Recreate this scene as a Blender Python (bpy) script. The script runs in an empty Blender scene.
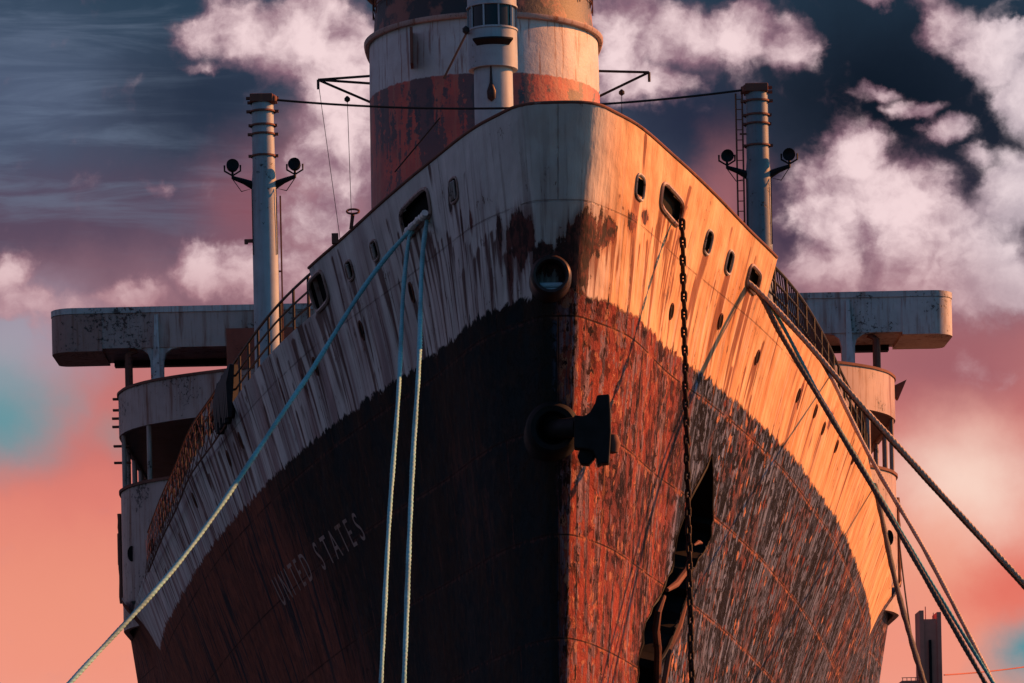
import bpy, bmesh, math, random
import numpy as np
from mathutils import Vector, Matrix

random.seed(7); RNG = np.random.default_rng(7)
scene = bpy.context.scene
COL = scene.collection
# ---------------------------------------------------------------- camera (eye level is z = 0, water is z = -5)
F, ROLL, CX, CY, AX = 3975.0, 0.021, 456.0, 1000.0, 9045 / 3975
def rect(x, y):
    return CX + (x - CX) + ROLL * (CY - y), CY + (y - CY) + ROLL * (x - CX)
def at(x, y, d):
    """a sight line of the photograph carried out to its real distance d"""
    xr, yr = rect(x, y)
    return Vector(((xr - CX) / F * d - AX, d, (CY - yr) / F * d))
def proj(p):
    xr = CX + F * (p[..., 0] + AX) / p[..., 1]; yr = CY - F * p[..., 2] / p[..., 1]
    y = yr - ROLL * (xr - CX); x = xr - ROLL * (CY - y)
    return x, y
cam = bpy.data.cameras.new('camera'); cam_o = bpy.data.objects.new('camera', cam); COL.objects.link(cam_o)
cam.sensor_fit = 'HORIZONTAL'; cam.sensor_width = 36; cam.lens = F / 1024 * 36
cam.shift_x = (512 - CX) / 1024; cam.shift_y = (CY - 341.5) / 1024
cam.clip_start = 0.5; cam.clip_end = 20000
cam_o.matrix_world = Matrix.Translation((-AX, 0, 0)) @ Matrix.Rotation(math.pi / 2, 4, 'X') @ Matrix.Rotation(-ROLL, 4, 'Z')
scene.camera = cam_o

# ---------------------------------------------------------------- node helpers
def lin(r, g, b):
    f = lambda c: (c / 255 / 12.92) if c / 255 <= .04045 else ((c / 255 + .055) / 1.055) ** 2.4
    return (f(r), f(g), f(b), 1)
class G:
    def __init__(s, nt): s.nt = nt
    def n(s, t, **kw):
        nd = s.nt.nodes.new(t)
        for k, v in kw.items(): setattr(nd, k, v)
        return nd
    def put(s, sock, v):
        if v is None: return
        if isinstance(v, bpy.types.NodeSocket): s.nt.links.new(v, sock)
        else: sock.default_value = v
    def m(s, op, a, b=None, c=None, clamp=False):
        nd = s.n('ShaderNodeMath', operation=op, use_clamp=clamp)
        s.put(nd.inputs[0], a); s.put(nd.inputs[1], b); s.put(nd.inputs[2], c)
        return nd.outputs[0]
    def vm(s, op, a, b=None):
        nd = s.n('ShaderNodeVectorMath', operation=op)
        s.put(nd.inputs[0], a); s.put(nd.inputs[1], b)
        return nd.outputs['Value'] if op in ('LENGTH', 'DOT_PRODUCT') else nd.outputs[0]
    def ss(s, v, a, b, lo=0., hi=1.):
        nd = s.n('ShaderNodeMapRange', interpolation_type='SMOOTHSTEP')
        for i, x in enumerate((v, a, b, lo, hi)): s.put(nd.inputs[i], x)
        return nd.outputs[0]
    def lr(s, v, a, b, lo=0., hi=1.):
        nd = s.n('ShaderNodeMapRange')
        for i, x in enumerate((v, a, b, lo, hi)): s.put(nd.inputs[i], x)
        return nd.outputs[0]
    def mix(s, f, a, b, blend='MIX'):
        nd = s.n('ShaderNodeMix', data_type='RGBA', blend_type=blend)
        s.put(nd.inputs[0], f); s.put(nd.inputs[6], a); s.put(nd.inputs[7], b)
        return nd.outputs[2]
    def noise(s, vec, scale=1., detail=4., rough=.55, dist=0., lac=2.):
        nd = s.n('ShaderNodeTexNoise')
        s.put(nd.inputs['Vector'], vec); s.put(nd.inputs['Scale'], scale); s.put(nd.inputs['Detail'], detail)
        s.put(nd.inputs['Roughness'], rough); s.put(nd.inputs['Distortion'], dist); s.put(nd.inputs['Lacunarity'], lac)
        return nd.outputs[0]
    def mapv(s, vec, scale=(1, 1, 1), loc=(0, 0, 0), rot=(0, 0, 0)):
        nd = s.n('ShaderNodeMapping'); s.put(nd.inputs[0], vec)
        nd.inputs[1].default_value = loc; nd.inputs[2].default_value = rot; nd.inputs[3].default_value = scale
        return nd.outputs[0]
    def xyz(s, vec):
        nd = s.n('ShaderNodeSeparateXYZ'); s.put(nd.inputs[0], vec); return nd.outputs
    def comb(s, x, y, z=0.):
        nd = s.n('ShaderNodeCombineXYZ'); s.put(nd.inputs[0], x); s.put(nd.inputs[1], y); s.put(nd.inputs[2], z); return nd.outputs[0]
def new_mat(name):
    m = bpy.data.materials.new(name); m.use_nodes = True
    nt = m.node_tree; nt.nodes.clear(); g = G(nt)
    out = g.n('ShaderNodeOutputMaterial'); b = g.n('ShaderNodeBsdfPrincipled')
    nt.links.new(b.outputs[0], out.inputs[0])
    return m, g, b
def bump(g, b, h, strength=.5, dist=.02):
    nd = g.n('ShaderNodeBump'); nd.inputs['Strength'].default_value = strength; nd.inputs['Distance'].default_value = dist
    g.put(nd.inputs['Height'], h); g.nt.links.new(nd.outputs[0], b.inputs['Normal'])

# ---------------------------------------------------------------- materials
def weathered(name, base, rust=.5, chip=.4, base2=None, rustcol=(.17, .055, .03), rough=.55, streak=1.0):
    """old paint with rust runs that follow the fall of the water, chips and grime"""
    m, g, b = new_mat(name)
    pos = g.n('ShaderNodeNewGeometry').outputs['Position']
    run = g.noise(g.mapv(pos, (2.6, 2.6, .22)), 1., 6, .62)
    fine = g.noise(g.mapv(pos, (9, 9, .9)), 1., 5, .6)
    blot = g.noise(pos, .55, 7, .62)
    grit = g.noise(pos, 7., 8, .7)
    col = g.mix(g.ss(blot, .35, .7), (*base, 1), (*(base2 or tuple(c * .72 for c in base)), 1))
    r1 = g.m('MULTIPLY', g.ss(run, .5, .72), rust * streak)
    r2 = g.m('MULTIPLY', g.ss(fine, .52, .75), rust * .7)
    col = g.mix(g.m('MAXIMUM', r1, r2), col, (*rustcol, 1))
    ch = g.ss(g.m('ADD', g.m('MULTIPLY', grit, .6), g.m('MULTIPLY', blot, .5)), .66 - .05 * chip, .70 - .05 * chip)
    col = g.mix(g.m('MULTIPLY', ch, .9), col, (.035, .02, .018, 1))
    g.put(b.inputs['Base Color'], col); b.inputs['Roughness'].default_value = rough; b.inputs['Specular IOR Level'].default_value = .2
    bump(g, b, g.m('ADD', g.m('MULTIPLY', grit, .5), g.m('MULTIPLY', ch, -.6)), .35, .02)
    return m
def plain(name, c, rough=.6, metal=0., var=.35, scale=6.):
    m, g, b = new_mat(name)
    pos = g.n('ShaderNodeNewGeometry').outputs['Position']
    n = g.noise(pos, scale, 6, .65)
    col = g.mix(g.ss(n, .3, .7), (*c, 1), (*tuple(x * (1 - var) for x in c), 1))
    g.put(b.inputs['Base Color'], col); b.inputs['Roughness'].default_value = rough; b.inputs['Metallic'].default_value = metal; b.inputs['Specular IOR Level'].default_value = .12
    bump(g, b, n, .3, .01)
    return m

def hull_material():
    m, g, b = new_mat('weathered hull paint')
    uv = g.n('ShaderNodeUVMap', uv_map='plate').outputs[0]
    s, v, _ = g.xyz(uv)
    wear = g.n('ShaderNodeVertexColor', layer_name='wear')
    sep = g.n('ShaderNodeSeparateColor'); g.nt.links.new(wear.outputs[0], sep.inputs[0])
    wr, wd, wp = sep.outputs[0], sep.outputs[1], sep.outputs[2]
    P2 = lambda a, c, z=0.: g.comb(g.m('MULTIPLY', s, a), g.m('MULTIPLY', v, c), z)
    mul = lambda a, c: g.m('MULTIPLY', a, c)
    add = lambda a, c: g.m('ADD', a, c)
    cen = lambda a, k: g.m('MULTIPLY', g.m('SUBTRACT', a, .5), k)
    run = g.noise(P2(3.0, .15), 1., 6, .6)                 # long thin runs
    run2 = g.noise(P2(5.2, .32, 3.), 1., 6, .62)            # fine runs
    run3 = g.noise(P2(1.0, .09, 7.), 1., 4, .6)            # broad runs
    blot = g.noise(uv, .9, 8, .62)
    grit = g.noise(P2(6., 4.0, 2.), 1., 9, .72)
    flake = g.noise(P2(2.1, 1.9, 5.), 1., 11, .70, .6)
    flake2 = g.noise(P2(5., 4.4, 15.), 1., 9, .68, .5)
    patch = g.noise(P2(.42, .26, 11.), 1., 6, .6)
    big = g.noise(uv, .22, 4, .5)
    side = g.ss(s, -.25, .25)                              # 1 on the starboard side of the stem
    sun_tint = g.ss(s, .5, 2.2)  # orange sunlight painted into the starboard whites and stains
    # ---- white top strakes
    white = g.mix(g.ss(blot, .3, .7), g.mix(sun_tint, (.64, .63, .61, 1), (.76, .49, .28, 1)), g.mix(sun_tint, (.52, .50, .49, 1), (.64, .34, .17, 1)))
    below = g.ss(v, 3.4, .3)                               # runs grow longer towards the bottom of the strake
    far = g.ss(g.m('ABSOLUTE', s), 3., 11.)
    stain = mul(g.ss(run3, .42, .60), g.m('ADD', mul(below, .45), mul(far, .42), clamp=True))
    white = g.mix(stain, white, g.mix(sun_tint, (.25, .165, .175, 1), (.56, .26, .11, 1)))
    runs = g.m('MAXIMUM', g.ss(run, .54, .62), mul(g.ss(run2, .56, .64), .75))
    white = g.mix(mul(mul(runs, g.m('MULTIPLY_ADD', side, -.2, 1.)), add(mul(below, .55), .10)), white, g.mix(sun_tint, (.15, .075, .07, 1), (.27, .09, .045, 1)))
    pale = mul(g.ss(run2, .47, .40), .35)
    white = g.mix(mul(pale, below), white, (.62, .60, .58, 1))
    rs = g.ss(add(wr, cen(run2, 1.6)), .18, .52)
    white = g.mix(mul(rs, .9), white, g.mix(sun_tint, (.085, .035, .034, 1), (.19, .055, .03, 1)))
    chipm = g.ss(add(mul(grit, .7), mul(blot, .5)), .715, .735)
    white = g.mix(mul(chipm, .75), white, (.10, .04, .03, 1))
    bl = g.ss(add(mul(run, .6), mul(flake, .45)), .615, .635)    # long bare slivers
    white = g.mix(mul(bl, mul(below, .8)), white, (.06, .028, .025, 1))
    hal = g.ss(add(wd, cen(run2, 1.3)), .10, .46)
    white = g.mix(mul(hal, .62), white, g.mix(sun_tint, (.16, .07, .065, 1), (.42, .15, .07, 1)))
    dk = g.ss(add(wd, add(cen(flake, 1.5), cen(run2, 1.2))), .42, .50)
    bare = g.mix(g.ss(add(mul(flake2, .6), mul(run, .4)), .46, .56), (.035, .020, .020, 1), g.mix(sun_tint, (.12, .04, .035, 1), (.20, .05, .035, 1)))
    white = g.mix(dk, white, bare)
    # ---- lower hull, port side: blue black paint with rust bloom
    black = g.mix(g.ss(add(mul(flake, .5), mul(patch, .5)), .42, .58), (.014, .022, .026, 1), (.034, .024, .021, 1))  # browner second tone paints in the shading of dented plates
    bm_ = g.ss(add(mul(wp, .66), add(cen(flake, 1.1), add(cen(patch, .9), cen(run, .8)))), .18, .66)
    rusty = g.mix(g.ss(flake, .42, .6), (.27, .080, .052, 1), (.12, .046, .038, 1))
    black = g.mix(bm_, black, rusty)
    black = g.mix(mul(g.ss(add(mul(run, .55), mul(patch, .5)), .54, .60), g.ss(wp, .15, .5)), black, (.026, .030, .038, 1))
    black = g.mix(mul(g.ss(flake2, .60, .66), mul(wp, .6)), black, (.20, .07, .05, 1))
    # ---- lower hull, starboard side: worn grey paint over primer, the grey blued to paint in sky sheen, with red and dark flakes
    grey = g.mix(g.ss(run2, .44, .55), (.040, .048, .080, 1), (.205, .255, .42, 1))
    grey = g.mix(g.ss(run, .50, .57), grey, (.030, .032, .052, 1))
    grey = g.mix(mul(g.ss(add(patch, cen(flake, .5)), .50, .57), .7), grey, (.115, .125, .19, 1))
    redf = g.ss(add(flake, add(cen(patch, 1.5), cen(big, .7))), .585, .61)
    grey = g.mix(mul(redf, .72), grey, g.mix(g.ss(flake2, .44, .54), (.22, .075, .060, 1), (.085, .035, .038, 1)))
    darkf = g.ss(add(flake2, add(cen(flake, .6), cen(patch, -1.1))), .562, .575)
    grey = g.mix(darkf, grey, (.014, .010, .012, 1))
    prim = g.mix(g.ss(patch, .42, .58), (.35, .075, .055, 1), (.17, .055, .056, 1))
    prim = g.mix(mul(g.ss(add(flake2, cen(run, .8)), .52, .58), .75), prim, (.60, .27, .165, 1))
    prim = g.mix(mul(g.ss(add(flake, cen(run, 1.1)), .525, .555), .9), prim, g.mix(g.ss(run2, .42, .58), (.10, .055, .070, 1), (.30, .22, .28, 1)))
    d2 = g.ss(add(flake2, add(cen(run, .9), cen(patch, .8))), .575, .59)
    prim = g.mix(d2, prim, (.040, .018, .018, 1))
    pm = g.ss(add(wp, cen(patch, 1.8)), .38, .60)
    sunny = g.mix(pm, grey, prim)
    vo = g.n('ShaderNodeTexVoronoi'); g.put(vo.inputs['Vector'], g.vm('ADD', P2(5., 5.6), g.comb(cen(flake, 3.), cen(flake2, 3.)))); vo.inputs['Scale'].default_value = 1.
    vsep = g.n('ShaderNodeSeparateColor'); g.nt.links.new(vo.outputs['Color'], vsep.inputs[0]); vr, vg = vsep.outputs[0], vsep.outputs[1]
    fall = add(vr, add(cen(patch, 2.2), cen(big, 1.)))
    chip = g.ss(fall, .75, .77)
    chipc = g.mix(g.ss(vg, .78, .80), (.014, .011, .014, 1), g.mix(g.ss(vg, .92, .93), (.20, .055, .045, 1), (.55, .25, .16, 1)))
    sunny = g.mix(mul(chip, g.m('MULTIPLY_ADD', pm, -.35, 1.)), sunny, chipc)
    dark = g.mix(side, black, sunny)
    # ---- ragged paint line
    edge = add(v, add(cen(run2, .12), add(cen(flake, .55), add(cen(patch, .25), mul(g.ss(run, .56, .64), -.16)))))
    up = g.ss(edge, -.025, .025)
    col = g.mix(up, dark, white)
    # ---- plate seams
    br = g.n('ShaderNodeTexBrick'); g.put(br.inputs['Vector'], g.comb(s, add(v, .4)))
    br.inputs['Scale'].default_value = 1; br.inputs['Mortar Size'].default_value = .018; br.inputs['Mortar Smooth'].default_value = .3
    br.inputs['Brick Width'].default_value = 4.6; br.inputs['Row Height'].default_value = 1.95
    br.inputs['Color1'].default_value = br.inputs['Color2'].default_value = (0, 0, 0, 1); br.inputs['Mortar'].default_value = (1, 1, 1, 1)
    seam = mul(br.outputs[0], g.ss(blot, .36, .52))
    b2 = g.n('ShaderNodeTexBrick'); g.put(b2.inputs['Vector'], g.comb(add(s, cen(flake, .12)), add(add(v, .4), cen(flake2, .25))))
    b2.inputs['Scale'].default_value = 1; b2.inputs['Mortar Size'].default_value = .07; b2.inputs['Mortar Smooth'].default_value = .8
    b2.inputs['Brick Width'].default_value = 4.6; b2.inputs['Row Height'].default_value = 1.95
    b2.inputs['Color1'].default_value = b2.inputs['Color2'].default_value = (0, 0, 0, 1); b2.inputs['Mortar'].default_value = (1, 1, 1, 1)
    halo = mul(mul(b2.outputs[0], g.ss(flake2, .46, .56)), g.m('MULTIPLY_ADD', up, -.8, 1.))
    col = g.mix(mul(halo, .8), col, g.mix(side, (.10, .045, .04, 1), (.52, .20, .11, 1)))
    col = g.mix(mul(seam, g.m('MULTIPLY_ADD', up, -.55, .85)), col, (.03, .017, .015, 1))
    g.put(b.inputs['Base Color'], col)
    g.put(b.inputs['Roughness'], g.m('SUBTRACT', g.lr(grit, .3, .7, .6, .85), mul(mul(side, g.m('SUBTRACT', 1., up)), .18)))
    g.put(b.inputs['Specular IOR Level'], g.m('ADD', g.m('MULTIPLY_ADD', up, .15, .02), mul(mul(chip, g.m('SUBTRACT', 1., up)), .0)))
    low = g.m('SUBTRACT', 1., up); lows = mul(low, g.m('MULTIPLY_ADD', side, .8, .2))
    h = add(mul(grit, .07), mul(mul(flake, 1.8), lows)); h = add(h, mul(mul(flake2, 1.4), lows))
    h = add(h, mul(mul(darkf, -.7), lows)); h = add(h, mul(mul(mul(chip, g.m('SUBTRACT', vg, .45)), 2.2), lows)); h = add(h, mul(seam, -.25)); h = add(h, add(mul(big, 4.), mul(patch, 1.0))); h = add(h, mul(up, .12)); h = add(h, mul(run2, .12)); h = add(h, mul(dk, -.12))
    bump(g, b, h, 1., .11)
    return m
def rope_material(name, c1, c2):
    m, g, b = new_mat(name)
    pos = g.n('ShaderNodeNewGeometry').outputs['Position']
    n = g.noise(pos, 14, 5, .7); n2 = g.noise(pos, .8, 3, .5)
    col = g.mix(g.ss(n, .35, .65), (*c1, 1), (*c2, 1)); col = g.mix(g.m('MULTIPLY', g.ss(n2, .45, .7), .4), col, (.05, .045, .04, 1))
    g.put(b.inputs['Base Color'], col); b.inputs['Roughness'].default_value = .85
    bump(g, b, n, .5, .01)
    return m
M = {
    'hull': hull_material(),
    'white': weathered('weathered white paint', (.46, .44, .43), .8, .7),
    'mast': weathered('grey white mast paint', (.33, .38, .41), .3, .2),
    'brownwhite': weathered('rust stained white paint', (.40, .29, .26), 1., .9),
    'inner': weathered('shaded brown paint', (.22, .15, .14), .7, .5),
    'rustpatch': weathered('rust mottled paint', (.34, .19, .16), 1., 1.4),
    'rust': weathered('bare rust', (.16, .062, .045), .6, .6, rustcol=(.25, .09, .045), rough=.8),
    'black': plain('black tarred steel', (.014, .013, .014), .6, 0, .5, 5),
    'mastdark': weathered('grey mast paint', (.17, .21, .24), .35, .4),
    'fluke': plain('anchor black steel', (.016, .013, .013), .7, 0, .5, 3),
    'chain': plain('rusted chain iron', (.040, .022, .018), .65, .3, .6, 12),
    'dark': plain('dark opening', (.010, .009, .010), .9),
    'cloth': plain('bleached cloth', (.78, .74, .70), .9, 0, .3, 9),
    'iron': plain('dark weathered iron', (.055, .034, .032), .45, .2, .5, 9),
    'deck': plain('weathered deck', (.07, .06, .055), .9),
    'letters': weathered('faded lettering paint', (.17, .15, .16), .4, 1.),
    'wire': plain('wire', (.03, .025, .025), .6),
    'bridge': plain('bridge steel', (.66, .20, .14), .8, 0, .4, .05),
    'tealrope': rope_material('teal mooring rope', (.05, .30, .33), (.10, .40, .42)),
    'palerope': rope_material('pale mooring rope', (.14, .42, .46), (.28, .50, .52)),
    'tanrope': rope_material('tan mooring rope', (.58, .46, .37), (.36, .27, .20)),
    'darkrope': rope_material('dark mooring rope', (.045, .045, .045), (.12, .10, .085)),
}
def glass_mat():
    m, g, b = new_mat('dark window glass'); b.inputs['Base Color'].default_value = (.012, .014, .018, 1); b.inputs['Roughness'].default_value = .25; b.inputs['Specular IOR Level'].default_value = .25
    return m
M['glass'] = glass_mat()
def funnel_mat():
    m, g, b = new_mat('peeling funnel paint')
    pos = g.n('ShaderNodeNewGeometry').outputs['Position']; x, y, z = g.xyz(pos)
    run = g.noise(g.mapv(pos, (1.1, 1.1, .15)), 1., 6, .6); run2 = g.noise(g.mapv(pos, (4, 4, .3), (4, 2, 9)), 1., 5, .6)
    blot = g.noise(pos, .7, 8, .65); grit = g.noise(pos, 4, 8, .7)
    white = g.mix(g.ss(blot, .35, .7), (.50, .48, .47, 1), (.40, .36, .35, 1))
    white = g.mix(g.m('MULTIPLY', g.ss(run2, .56, .66), .75), white, (.20, .07, .05, 1))
    red = g.mix(g.ss(blot, .38, .62), (.50, .075, .05, 1), (.30, .06, .05, 1))
    red = g.mix(g.m('MULTIPLY', g.ss(run2, .5, .62), .6), red, (.36, .12, .08, 1))
    peel = g.ss(g.m('ADD', g.m('MULTIPLY', run, .75), g.m('MULTIPLY', grit, .28)), .53, .545)
    red = g.mix(g.m('MULTIPLY', peel, .85), red, (.055, .045, .055, 1))
    tally = g.noise(g.comb(g.m('MULTIPLY', x, 1.35), g.m('MULTIPLY', z, .12)), 1., 3, .5)
    tm = g.m('MULTIPLY', g.ss(g.m('ADD', tally, g.m('MULTIPLY', g.m('SUBTRACT', grit, .5), .3)), .54, .56), g.m('MULTIPLY', g.ss(z, 42.6, 42.4), g.ss(z, 39.5, 40.4)))
    red = g.mix(g.m('MULTIPLY', tm, .9), red, (.045, .038, .048, 1))
    blk = g.mix(g.ss(blot, .50, .60), (.02, .018, .022, 1), (.22, .07, .05, 1))
    e = g.m('ADD', z, g.m('MULTIPLY', g.m('SUBTRACT', run2, .5), .25))
    col = g.mix(g.ss(e, 42.93, 43.0), red, white); col = g.mix(g.ss(z, 45.62, 45.64), col, blk)
    g.put(b.inputs['Base Color'], col); b.inputs['Roughness'].default_value = .6
    bump(g, b, g.m('ADD', grit, g.m('MULTIPLY', blot, 2.)), .5, .04)
    return m
M['funnel'] = funnel_mat()

# ---------------------------------------------------------------- mesh helpers
def link(name, verts, faces, mat=None, parent=None, smooth=False):
    me = bpy.data.meshes.new(name); me.from_pydata([tuple(v) for v in verts], [], faces); me.update()
    if smooth: me.polygons.foreach_set('use_smooth', [True] * len(me.polygons))
    o = bpy.data.objects.new(name, me); COL.objects.link(o)
    if mat: me.materials.append(M[mat] if isinstance(mat, str) else mat)
    if parent: o.parent = parent
    return o
class MB:
    def __init__(s): s.v = []; s.f = []
    def add(s, v, f):
        o = len(s.v); s.v += [Vector(p) for p in v]; s.f += [tuple(i + o for i in q) for q in f]; return s
    def box(s, a, b):
        (x0, y0, z0), (x1, y1, z1) = a, b
        return s.add([(x0, y0, z0), (x1, y0, z0), (x1, y1, z0), (x0, y1, z0), (x0, y0, z1), (x1, y0, z1), (x1, y1, z1), (x0, y1, z1)],
                     [(0, 3, 2, 1), (4, 5, 6, 7), (0, 1, 5, 4), (1, 2, 6, 5), (2, 3, 7, 6), (3, 0, 4, 7)])
    def tube(s, pts, r, n=8, cap=True):
        pts = [Vector(p) for p in pts]; N = len(pts); v = []; up = None
        for i, p in enumerate(pts):
            d = (pts[min(i + 1, N - 1)] - pts[max(i - 1, 0)]).normalized()
            if up is None: up = d.orthogonal().normalized()
            up = (up - d * up.dot(d)).normalized(); w = d.cross(up)
            rr = r[i] if isinstance(r, (list, tuple)) else r
            for k in range(n):
                a = 2 * math.pi * k / n; v.append(p + (up * math.cos(a) + w * math.sin(a)) * rr)
        f = [(i * n + k, i * n + (k + 1) % n, (i + 1) * n + (k + 1) % n, (i + 1) * n + k) for i in range(N - 1) for k in range(n)]
        if cap: f += [tuple(range(n))[::-1], tuple((N - 1) * n + k for k in range(n))]
        return s.add(v, f)
    def lathe(s, c, prof, n=32, sx=1., sy=1., cap=True):
        """prof: (radius, z) upwards, round the vertical axis at c"""
        v = []
        for r, z in prof:
            for k in range(n):
                a = 2 * math.pi * k / n; v.append((c[0] + r * sx * math.cos(a), c[1] + r * sy * math.sin(a), c[2] + z))
        N = len(prof)
        f = [(i * n + k, i * n + (k + 1) % n, (i + 1) * n + (k + 1) % n, (i + 1) * n + k) for i in range(N - 1) for k in range(n)]
        if cap: f += [tuple(range(n))[::-1], tuple((N - 1) * n + k for k in range(n))]
        return s.add(v, f)
    def prism(s, poly, off):
        """poly: a 3-D polygon, off: the extrusion vector"""
        n = len(poly); off = Vector(off); p = [Vector(q) for q in poly]
        return s.add(p + [q + off for q in p], [tuple(range(n))[::-1], tuple(range(n, 2 * n))] + [(i, (i + 1) % n, (i + 1) % n + n, i + n) for i in range(n)])
    def build(s, name, mat=None, parent=None, smooth=False, bevel=0):
        o = link(name, s.v, s.f, mat, parent, False)
        bm = bmesh.new(); bm.from_mesh(o.data); bmesh.ops.recalc_face_normals(bm, faces=bm.faces)
        bm.to_mesh(o.data); bm.free()
        if smooth:
            o.data.polygons.foreach_set('use_smooth', [True] * len(o.data.polygons))
            o.data.set_sharp_from_angle(angle=math.radians(40))
        if bevel:
            md = o.modifiers.new('bevel', 'BEVEL'); md.width = bevel; md.segments = 2; md.limit_method = 'ANGLE'
        return o
def empty(name, loc, label=None, cat=None, group=None):
    o = bpy.data.objects.new(name, None); COL.objects.link(o); o.location = loc; o.empty_display_size = .2
    if label: tag(o, label, cat, group)
    return o
def tag(o, label, cat, group=None):
    o['label'] = label; o['category'] = cat
    if group: o['group'] = group
    return o

# ---------------------------------------------------------------- hull form
def pchip(xs, ys):
    xs = np.array(xs, float); ys = np.array(ys, float); h = np.diff(xs); dl = np.diff(ys) / h
    d = np.zeros(len(xs)); d[0] = dl[0]; d[-1] = dl[-1]
    for i in range(1, len(xs) - 1):
        if dl[i - 1] * dl[i] > 0:
            w1 = 2 * h[i] + h[i - 1]; w2 = h[i] + 2 * h[i - 1]; d[i] = (w1 + w2) / (w1 / dl[i - 1] + w2 / dl[i])
    def f(x):
        x = np.clip(np.asarray(x, float), xs[0], xs[-1]); i = np.clip(np.searchsorted(xs, x) - 1, 0, len(xs) - 2)
        u = (x - xs[i]) / h[i]
        return (2*u**3 - 3*u**2 + 1) * ys[i] + (u**3 - 2*u**2 + u) * h[i] * d[i] + (-2*u**3 + 3*u**2) * ys[i+1] + (u**3 - u**2) * h[i] * d[i+1]
    return f
def trow(tab):
    f = pchip([math.sqrt(a) for a, _ in tab], [b for _, b in tab]); return lambda t: f(np.sqrt(np.maximum(t, 0)))
AFT = [(140, 14.3), (180, 12.5), (205, 8), (215, 3.5)]
FT = trow([(0, 0), (.035, .45), (.11, .64), (.32, .86), (.7, 1.08), (1.6, 1.55), (3.6, 2.28), (5.05, 2.78), (7.6, 3.6), (10, 4.33), (12.75, 5.2), (17, 6.35), (22.9, 7.65), (27.2, 8.5), (32, 9.5), (36.9, 10.25), (40.7, 10.85), (48.6, 11.9), (54.5, 12.65), (66.5, 14.05), (75, 14.3)] + AFT)
FB = trow([(0, 0), (.03, .30), (.12, .42), (.5, .66), (2.2, 1.5), (6.1, 2.48), (10.4, 3.77), (15.5, 5.15), (20.3, 6.29), (26.3, 7.5), (31.8, 8.55), (37.3, 9.45), (44.8, 10.55), (53.8, 11.75), (63, 12.65), (67, 13.3), (72, 14.0), (90, 14.25)] + AFT)
FL = trow([(0, 0), (.03, .14), (.15, .24), (.6, .46), (2.3, .98), (6.3, 1.9), (10.3, 2.75), (15.3, 3.75), (21.3, 4.85), (27.3, 5.9), (33.3, 6.95), (40.3, 8.1), (49.3, 9.5), (58, 10.7), (63, 12.4), (70, 13.3), (90, 13.8)] + AFT)
FW = trow([(0, 0), (.3, .3), (3, .8), (10, 1.8), (16, 2.7), (22, 3.6), (35, 5.8), (56, 9.1), (78, 12), (90, 12.8)] + AFT)
YS = pchip([-7, 0, 6.5, 13.7, 16.9], [87.8, 85.0, 81.7, 77.2, 75.0])
def zb_(Y): return 13.7 - (Y - 77) * .025 + 0 * Y
def zt_(Y): return 16.9 - (np.maximum(Y, 75) - 75) * .045
ZD = pchip([88, 92.5, 98.5, 103, 108, 113, 117, 125, 131, 143, 400], [15.51, 15.42, 15.2, 15.0, 14.78, 14.5, 14.35, 14.15, 14.0, 13.9, 13.9])
def zd_(Y): return np.where(Y < 88, zt_(Y) - .8, ZD(Y))
def ztop_(Y): return np.where(Y < 88, zt_(Y), ZD(Y) + .8)
def SX(t, z):
    """half breadth at distance t behind the stem, height z"""
    t = np.asarray(t, float); z = np.asarray(z, float); Y = YS(z) + t
    zz = [np.full_like(Y, -7.), np.full_like(Y, 6.5), np.minimum(zb_(Y), 12.9 + 0*Y) * 0 + zb_(Y), ztop_(Y)]
    xx = [FW(t), FL(t), FB(t), FT(t)]
    # monotone cubic through four heights
    h = [zz[i+1] - zz[i] for i in range(3)]; dl = [(xx[i+1] - xx[i]) / h[i] for i in range(3)]
    def mid(i):
        w1 = 2*h[i] + h[i-1]; w2 = h[i] + 2*h[i-1]; a, c = np.maximum(dl[i-1], 1e-6), np.maximum(dl[i], 1e-6)
        return (w1 + w2) / (w1 / a + w2 / c)
    d = [dl[0], mid(1), mid(2), dl[2]]
    out = np.zeros_like(Y)
    for i in range(3):
        u = (z - zz[i]) / h[i]
        val = (2*u**3-3*u**2+1)*xx[i] + (u**3-2*u**2+u)*h[i]*d[i] + (-2*u**3+3*u**2)*xx[i+1] + (u**3-u**2)*h[i]*d[i+1]
        lo = (z >= zz[i]) if i else np.full_like(z + Y, True, bool)
        out = np.where(lo, val, out)
    return np.maximum(out, 0)
def S(side, t, z):
    t = np.asarray(t, float); z = np.asarray(z, float)
    return np.stack(np.broadcast_arrays(side * SX(t, z), YS(z) + t, z), -1)
_tt = np.concatenate([np.linspace(0, 1, 60) ** 2 * 1.5, np.arange(1.55, 220, .05)])
_xx = FT(_tt); _girth = np.concatenate([[0], np.cumsum(np.hypot(np.diff(_xx), np.diff(_tt)))])
def girth(t): return np.interp(t, _tt, _girth)
def zbu(Y): # paint line, stepping up where the midship plating starts
    k = np.clip((Y - 136) / 6, 0, 1); k = k * k * (3 - 2 * k)
    return zb_(Y) * (1 - k) + 14.5 * k
_T, _Z = np.meshgrid(np.concatenate([np.linspace(0, 1, 30) ** 2 * 2, np.linspace(2.1, 74, 420)]), np.linspace(5, 17, 260), indexing='ij')
_PJ = {sd: proj(S(sd, _T, _Z)) for sd in (-1, 1)}
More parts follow.
